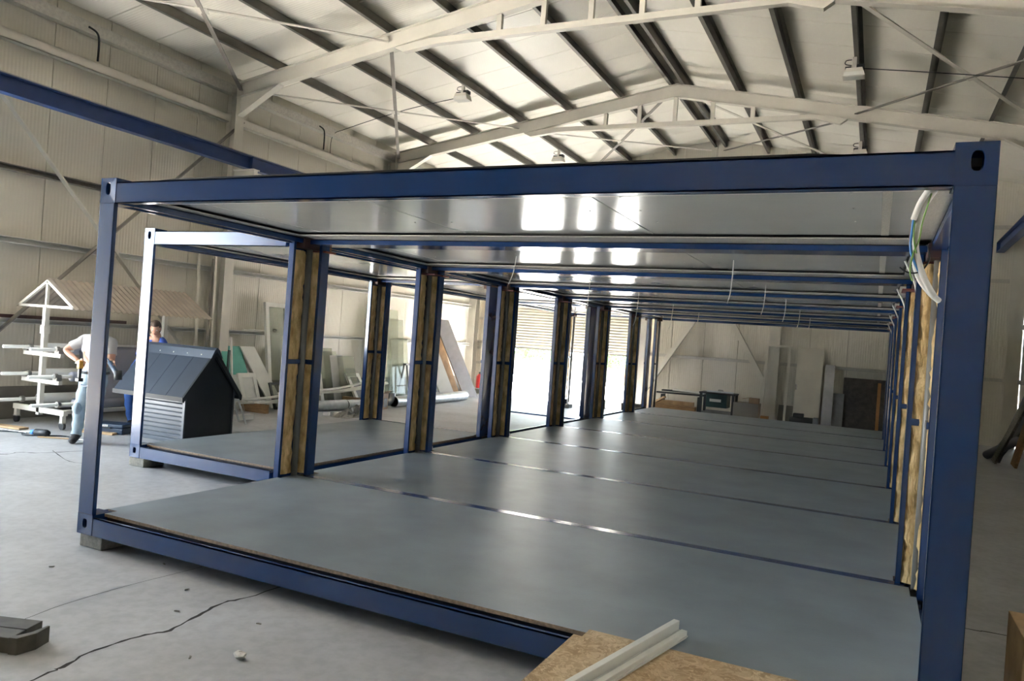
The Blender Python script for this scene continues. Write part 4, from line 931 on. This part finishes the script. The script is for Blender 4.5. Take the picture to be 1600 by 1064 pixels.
for k, (y0, x0) in enumerate(((7.9, -5.9), (9.4, -5.9), (11.2, -5.85))):
    o = MB().box((-.35, -.05, 0), (.35, .05, .18)).build('timber_batten', WOOD); o.location = (x0, y0, FZ); tag(o, '%s timber batten under the white profile pile' % ('left', 'middle', 'right')[k], 'batten', 'battens under the profiles')
o = MB().box((-.06, -.27, 0), (.06, .27, .10)).build('foam_block', WHITEB, bevel=.004); o.location = (-5.1, 6.75, FZ); tag(o, 'low white block on the floor right of the kennel', 'block')
# step ladder and wheel near the kennel
t = thing('bicycle_wheel', 'dark rubber wheel leaning behind the kennel gable', 'wheel', (-5.2, 6.35, FZ + .40), -.5)
m = MB(); R_ = .20; m.tube([(R_ * math.cos(k * .3142), 0, R_ * math.sin(k * .3142)) for k in range(21)], .022, 8, cap=False); m.build('tyre', BLACK, t, smooth=True); 
MB().tube([(0, -.05, 0), (0, .05, 0)], .03, 10).build('hub', STEEL, t)
for k in range(6): MB().bar((0, 0, 0), (R_ * math.cos(k * 1.047), 0, R_ * math.sin(k * 1.047)), .008, .008, upv=(0, 1, 0)).build('spoke', STEEL, t)
MB().box((-.03, -.03, -.40), (.03, .03, 0)).build('stand', BLACK, t)
t = thing('step_ladder', 'small aluminium step ladder just right of the kennel', 'ladder', (-4.9, 6.1, FZ), -.4)
for x in (-.16, .16):
    MB().bar((x, 0, 0), (x * .8, .18, .5), .035, .02, upv=(1, 0, 0)).build('rail', TUBEM, t); MB().bar((x, .38, 0), (x * .8, .2, .5), .03, .02, upv=(1, 0, 0)).build('rear_leg', TUBEM, t)
for z in (.14, .28, .42): MB().box((-.15, z * .36 - .03, z), (.15, z * .36 + .05, z + .02)).build('step', TUBEM, t)
MB().box((-.14, .12, .5), (.14, .26, .525)).build('top_step', WHITEP, t)
# long thin pieces by the column
for k, (y0, dy, zt, m_, lab) in enumerate(((7.05, .05, 3.1, CREAM, 'tall thin cream batten leaning left of the wall column, left one'), (7.22, .25, 3.0, ANGLE, 'tall thin grey batten leaning left of the wall column, slanted one'), (7.40, .1, 3.05, CREAM, 'tall thin cream batten leaning left of the wall column, right one'))):
    o = MB().bar((-6.72 + .02 * k, y0, FZ + .001), (-6.90 + .02 * k, y0 + dy, zt), .05, .03, upv=(1, 0, 0)).build('leaning_batten', m_); tag(o, lab, 'batten', 'battens leaning by the column')
o = MB().bar((-6.25, 7.65, FZ + .001), (-6.5, 7.72, 1.4), .035, .035, upv=(1, 0, 0)).build('leaning_batten', WHITEP); tag(o, 'bright white stick standing at the left edge of the turquoise board', 'stick')
o = MB().bar((-6.15, 7.35, FZ + .001), (-6.3, 7.5, 1.14), .05, .03, upv=(1, 0, 0)).build('leaning_batten', GREENM); tag(o, 'short green stick poking up behind the kennel ridge', 'stick')
# things lying on the wall rail
t = thing('lamp_tube', 'white fluorescent tube lying on the wall rail above the turquoise board', 'lamp', (XL + .09, 8.9, 1.545)); MB().tube([(0, -.35, .02), (0, .35, .02)], .018, 10).build('glass_tube', WHITEP, t, smooth=True); MB().box((-.03, -.36, 0), (.03, .36, .012)).build('batten', WHITEB, t)
tag(MB().ball((XL + .09, 9.52, 1.585), .045, 10, 7, sc=(1, 1.3, .9), jit=.2).build('wire_coil', BLACK), 'small dark coil lying on the wall rail', 'coil')
tag(MB().ball((XL + .09, 6.25, 1.575), .07, 10, 7, sc=(1, 2.0, .55), jit=.3).build('cloth_bundle', GREYB), 'dark crumpled bundle lying on the wall rail left of the column', 'bundle')
o = MB().box((XL + .02, 3.1, 1.545), (XL + .15, 5.6, 1.60)).build('dark_profile', PRIMER); tag(o, 'long dark profile lying on the wall rail behind the cart', 'profile')
# cardboard box
t = thing('cardboard_box', 'upright cardboard box with dark print beside the second post pair', 'box', (-5.0, 11.05, FZ), .2)
MB().box((-.14, -.17, 0), (.14, .17, .38)).build('box_body', CARD, t); MB().box((.141, -.10, .05), (.143, .11, .26)).build('print_panel', DARKB, t); MB().box((-.10, -.172, .05), (.10, -.1705, .26)).build('print_panel', DARKB, t)
for s_ in (-1, 1): MB().bar((s_ * .14, 0, .38), (s_ * .2, 0, .44), .34, .006, upv=(0, 0, 1)).build('flap', CARD, t)
# plastic film heap
def film(loc, sx_, sy_, h, lab, nm='plastic_film'):
    rows = []; n = 16
    for i in range(n + 1):
        rows.append([((i / n - .5) * sx_ + random.uniform(-.03, .03), (j / n - .5) * sy_ + random.uniform(-.03, .03), max(0, (1 - (2 * i / n - 1) ** 2) * (1 - (2 * j / n - 1) ** 2)) * h * random.uniform(.3, 1.2) + .002) for j in range(n + 1)])
    m = MB(); m.grid(rows); o = m.build(nm, FILM); o.location = loc; return tag(o, lab, 'plastic film')
film((-4.35, 9.3, FZ), .45, 1.25, .22, 'crumpled clear plastic film on the floor before the dusty ducts')
for k, (x, y) in enumerate(((-4.75, 8.8), (-4.6, 8.98))):
    o = MB().box((-.07, -.06, 0), (.07, .06, .07)).build('foam_offcut', WHITEB, bevel=.005); o.location = (x, y, FZ); o.rotation_euler = (0, 0, .5 + k); tag(o, ('larger', 'smaller')[k] + ' pale offcut beside the crumpled film', 'offcut', 'offcuts on the floor')
# extinguisher on its block
t = thing('plinth_block', 'pale block carrying the fire extinguisher in the far left corner', 'block', (-6.2, 18.2, FZ)); MB().box((-.22, -.2, 0), (.24, .2, .20)).build('block_body', WHITEB, t, bevel=.006); MB().box((-.2, -.203, .03), (.22, -.2005, .17)).build('block_face', BLOCKM, t)
t = thing('fire_extinguisher', 'red fire extinguisher standing on a pale block in the far corner', 'extinguisher', (-6.15, 18.2, FZ + .201))
m = MB(); m.tube([(0, 0, 0), (0, 0, .38), (0, 0, .44), (0, 0, .47)], [.10, .10, .06, .03], 18); m.build('cylinder', RED, t, smooth=True); MB().box((-.02, -.02, .47), (.06, .02, .53)).build('valve_handle', BLACK, t); MB().tube(smooth_path([(.03, 0, .48), (.13, 0, .42), (.12, 0, .15)]), .012, 6).build('hose', BLACK, t, smooth=True)

# ------------------------------------------------------------------ far wall things
def standing(name, x0, x1, z0, z1, y, lean, th, m_, lab, cat, frame=None, pane=None, group='things against the far wall'):
    t = thing(name, lab, cat, ((x0 + x1) / 2, y, z0), group=group); hw = (x1 - x0) / 2; d = Vector((0, lean, z1 - z0)); ex = Vector((1, 0, 0)); n = Vector((0, th, 0))
    q = lambda u, v: ex * (u * hw) + d * v
    if not frame: MB().prism([q(-1, 0), q(1, 0), q(1, 1), q(-1, 1)], n).build('panel', m_, t)
    else:
        fu = frame / hw; fv = frame / (z1 - z0)
        for a in ([(-1, 0), (-1 + fu, 0), (-1 + fu, 1), (-1, 1)], [(1 - fu, 0), (1, 0), (1, 1), (1 - fu, 1)], [(-1 + fu, 0), (1 - fu, 0), (1 - fu, fv), (-1 + fu, fv)], [(-1 + fu, 1 - fv), (1 - fu, 1 - fv), (1 - fu, 1), (-1 + fu, 1)]): MB().prism([q(*p) for p in a], n).build('frame_bar', m_, t)
    return t
standing('door_frame', 2.78, 3.45, FZ, 2.16, 18.40, .38, .05, CREAM, 'thin white frame leaning in front of the far wall column', 'frame', frame=.06)
t = standing('door_panel', 3.62, 4.30, FZ, 2.12, 18.62, .4, .05, CREAM, 'tall plain cream door leaf leaning on the far wall', 'door'); MB().box((-.31, -.02, 1.05), (-.28, .12, 1.2)).build('lock_plate', STEEL, t)
standing('foil_panel', 4.37, 4.62, FZ, 1.70, 18.55, .45, .04, MIRROR, 'narrow shiny panel leaning right of the cream door', 'panel')
standing('dark_board', 4.86, 6.3, FZ, 1.38, 18.85, .3, .03, DARKB, 'large dark brown board leaning on the far wall', 'board')
standing('grey_sheet', 4.62, 4.90, FZ, 0.92, 18.7, .25, .03, GREYB, 'short grey sheet left of the dark brown board', 'board')
standing('timber_post', 5.72, 5.80, FZ, 1.30, 18.5, .3, .06, ORANGE, 'orange timber batten leaning before the dark brown board', 'batten')
standing('grey_sheet', 3.2, 3.66, FZ, 0.45, 18.8, .2, .03, PLINTH, 'low dark sheet behind the thin white frame', 'board')
# table saw bench
t = thing('table_saw', 'dark green table saw with black legs before the far wall', 'table saw', (1.62, 18.35, FZ))
MB().box((-.50, -.35, .74), (.50, .35, .78)).build('table_top', BLACK, t); MB().box((-.30, -.30, .36), (.28, .30, .738)).build('motor_housing', GREENM, t)
m = MB(); m.box((-.2, -.306, .52), (.12, -.3005, .60)); m.build('name_plate', WHITEP, t)
for x in (-.45, .45):
    for y_ in (-.3, .3): MB().box((x - .035, y_ - .035, 0), (x + .035, y_ + .035, .74)).build('leg', BLACK, t)
for y_ in (-.3, .3): MB().box((-.42, y_ - .02, .18), (.42, y_ + .02, .24)).build('stretcher', GREYB, t)
m = MB(); m.prism([(-.06, -.008, .781), (.16, -.008, .781), (.10, -.008, .86), (-.02, -.008, .87)], (0, .016, 0)); m.build('blade_guard', STEEL, t)
MB().box((-.35, -.02, .781), (.40, .02, .82)).build('rip_fence', TUBEM, t)
# timber stack
for k, (x0, x1, y_, z, h, m_, lab) in enumerate(((-.2, 1.05, 18.2, 0, .16, DARKB, 'dark lowest beam of the timber stack left of the table saw'), (-.15, 1.0, 18.2, .161, .13, WOOD, 'brown middle beam of the timber stack'), (-.3, .95, 18.5, 0, .28, WOOD, 'thick rear beam of the timber stack'), (-.2, .9, 18.42, .292, .12, WOODL, 'light top beam of the timber stack'))):
    o = MB().box((x0, -.11, z), (x1, .11, z + h)).build('timber_beam', m_, bevel=.005); o.location = (0, y_, FZ); tag(o, lab, 'beam', 'timber stack by the far wall')
o = MB().bar((-.25, 18.3, FZ + .30), (.1, 18.15, FZ + .52), .12, .05).build('timber_offcut', WOODL); tag(o, 'short light timber offcut leaning on the stack by the last post', 'offcut')
for k, (a, b_, m_, lab) in enumerate((((-.3, 18.75, .50), (1.15, 18.7, .52), BLACK, 'black long profile on top of the timber stack, lower'), ((-.1, 18.6, .58), (1.2, 18.55, .60), BLACK, 'black long profile on top of the timber stack, upper'), ((.25, 18.5, .63), (1.2, 18.45, .60), WHITEP, 'white long profile lying over the black ones'))):
    o = MB().bar(a, b_, .16, .05).build('long_profile', m_); tag(o, lab, 'profile', 'profiles above the timber stack')
t = thing('saw_horse', 'low black support under the long profiles at the far wall', 'support', (.4, 18.72, FZ))
for x in (-.5, .6): MB().box((x - .04, -.12, 0), (x + .04, .12, .57)).build('support_leg', BLACK, t)
# wrapped boxes
t = thing('wrapped_pallet', 'stack of cartons wrapped in clear film right of the table saw', 'pallet', (2.45, 18.25, FZ))
MB().box((-.36, -.3, 0), (.34, .3, .10)).build('pallet_base', WOOD, t); MB().box((-.33, -.27, .101), (.31, .27, .56)).build('cartons', CARD, t)
MB().box((-.35, -.29, .105), (.33, .29, .575)).build('film_wrap', FILM, t)
t = thing('open_carton', 'small open carton on top of the wrapped pallet', 'box', (2.62, 18.25, FZ + .578)); MB().box((-.13, -.13, 0), (.13, .13, .14)).build('box_body', CARD, t); MB().bar((-.13, 0, .14), (-.32, 0, .10), .26, .006).build('flap', CARD, t)
t = thing('compressor', 'low black machine on the floor before the cream door', 'machine', (3.92, 17.95, FZ))
m = MB(); m.tube([(-.30, 0, .2), (.28, 0, .2)], .15, 16); m.build('tank', BLACK, t, smooth=True); MB().box((-.22, -.1, .33), (.05, .1, .44)).build('motor', BLACK, t, bevel=.02); MB().box((.29, -.14, 0), (.42, .14, .36)).build('end_cover', GREYB, t, bevel=.02)
for x in (-.2, .2): MB().box((x - .03, -.14, 0), (x + .03, .14, .08)).build('foot', BLACK, t)
o = MB().box((-.45, -.18, 0), (.45, .18, .16)).build('floor_crate', DARKB); o.location = (2.95, 17.75, FZ); tag(o, 'low dark crate on the floor below the far wall column', 'crate')
o = MB().box((-.1, -.1, 0), (.1, .1, .12)).build('orange_block', ORANGE); o.location = (2.98, 17.8, FZ + .161); tag(o, 'small orange block on the low dark crate', 'block')
film((3.35, 17.7, FZ), .5, .3, .14, 'white crumpled film on the floor left of the black machine')
o = MB().box((-.35, -.12, 0), (.35, .12, .22)).build('drum_crate', BLACK); o.location = (-.85, 18.2, FZ); tag(o, 'dark low box between the last two left posts', 'box')
o = MB().box((-.12, -.12, 0), (.12, .12, .26)).build('grey_bucket', GREYB); o.location = (-1.75, 18.0, FZ); tag(o, 'small grey box at the foot of the shutter guide', 'box')

# ------------------------------------------------------------------ right side planks
for k, (yb, x0, zt, w, m_, lab) in enumerate(((14.9, 8.0, 2.1, .22, BLOCKM, 'grey weathered plank leaning on the right wall, frontmost'), (15.25, 8.1, 2.2, .26, GREYB, 'second grey plank leaning on the right wall'), (15.7, 8.1, 1.2, .30, GREYB, 'low dark plank leaning on the right wall'), (14.5, 8.3, 2.6, .3, WOOD, 'tall brown board leaning behind the grey planks'))):
    o = MB().bar((x0, yb, FZ + .03), (8.78, yb + .45 - .9, zt), w, .05, upv=(1, 0, .6)).build('leaning_plank', m_); tag(o, lab, 'plank', 'planks leaning on the right wall')
o = MB().tube([(7.95, 15.6, FZ + .10), (8.35, 14.6, FZ + .55)], .09, 14).build('grey_tube', ROLLG, smooth=True); tag(o, 'grey tube lying among the planks on the right', 'tube')

# ------------------------------------------------------------------ foreground
t = thing('strand_board', 'oriented strand board lying over the front sill at the bottom of the picture', 'board', (4.27, 0.11, ZF + .001))
poly = [(0, 0), (0.0, -.12), (-.05, -.12), (-.05, -1.33), (1.6, -1.33), (1.6, 0)]
MB().prism([(x, y, 0) for x, y in poly], (0, 0, .018)).build('board_sheet', OSB, t)
t = thing('trestle_support', 'low timber support under the near end of the strand board', 'support', (5.0, -1.05, FZ)); MB().box((-.6, -.05, .0), (.6, .05, ZF - FZ)).build('support_beam', WOOD, t)
for k, (a, b_, w, h, z, lab) in enumerate((((4.70, .36), (4.42, -.95), .035, .075, ZF + .020, 'taller white plastic profile bar lying across the strand board'), ((4.755, .32), (4.48, -.95), .035, .042, ZF + .020, 'lower white plastic profile bar beside the taller one'))):
    t = thing('profile_bar', lab, 'profile', (a[0], a[1], z), group='profile bars on the strand board'); d = Vector((b_[0] - a[0], b_[1] - a[1], 0)); up_ = Vector((0, 0, h / 2))
    MB().bar(up_, d + up_, w, h).build('bar_body', WHITEP, t, bevel=.002)
    MB().bar(Vector((0, 0, h * .3)) - d.cross(Vector((0, 0, 1))).normalized() * (w / 2 + .003), d + Vector((0, 0, h * .3)) - d.cross(Vector((0, 0, 1))).normalized() * (w / 2 + .003), .006, .008).build('groove_lip', WHITEB, t)
t = thing('steel_bracket', 'dark bent steel bracket lying on the concrete at the lower left edge', 'bracket', (1.52, -1.36, FZ), 0.35)
m = MB(); m.box((-.62, -.05, .0), (-.02, .07, .085)); m.build('channel', RUST, t, bevel=.004)
MB().prism([(-.02, -.06, 0), (.03, -.06, 0), (.075, .03, 0), (.07, .14, 0), (.055, .14, 0), (.04, .04, 0), (.0, -.02, 0), (-.02, -.02, 0)], (0, 0, .092)).build('hook_end', RUST, t, bevel=.003)
MB().box((-.62, .071, .02), (-.02, .20, .088)).build('flange', RUST, t, bevel=.003)
m = MB(); m.ball((0, 0, .022), .034, 10, 7, sc=(1.2, .8, .6), jit=.35); o = m.build('paper_scrap', PAPER); o.location = (2.54, -.77, FZ); tag(o, 'crumpled scrap of paper on the concrete before the front sill', 'paper scrap')
o = MB().box((-.06, -.15, 0), (.35, .35, .52)).build('timber_block', WOODL, bevel=.004); o.location = (6.47, .95, FZ); tag(o, 'raw timber block at the lower right edge beside the blue post', 'timber')
for k, (x, y) in enumerate(((2.25, -.35), (1.45, -.2), (.9, .1), (.35, -.4), (2.3, -.9), (1.7, -.5))):
    o = MB().prism([(0, 0, 0), (.035, .006, 0), (.03, .015, 0), (.006, .012, 0)], (0, 0, .006)).build('concrete_chip', BLOCKM); o.location = (x, y, FZ + .001); o.rotation_euler = (0, 0, k * 1.3); tag(o, 'tiny grey chip on the concrete ' + ('close below the front sill, right of the crack', 'between the joint line and the crack, nearer the sill', 'near the front left concrete block', 'left of the thin joint line', 'nearest to the paper scrap', 'just left of the long crack')[k], 'chip', 'chips on the concrete')
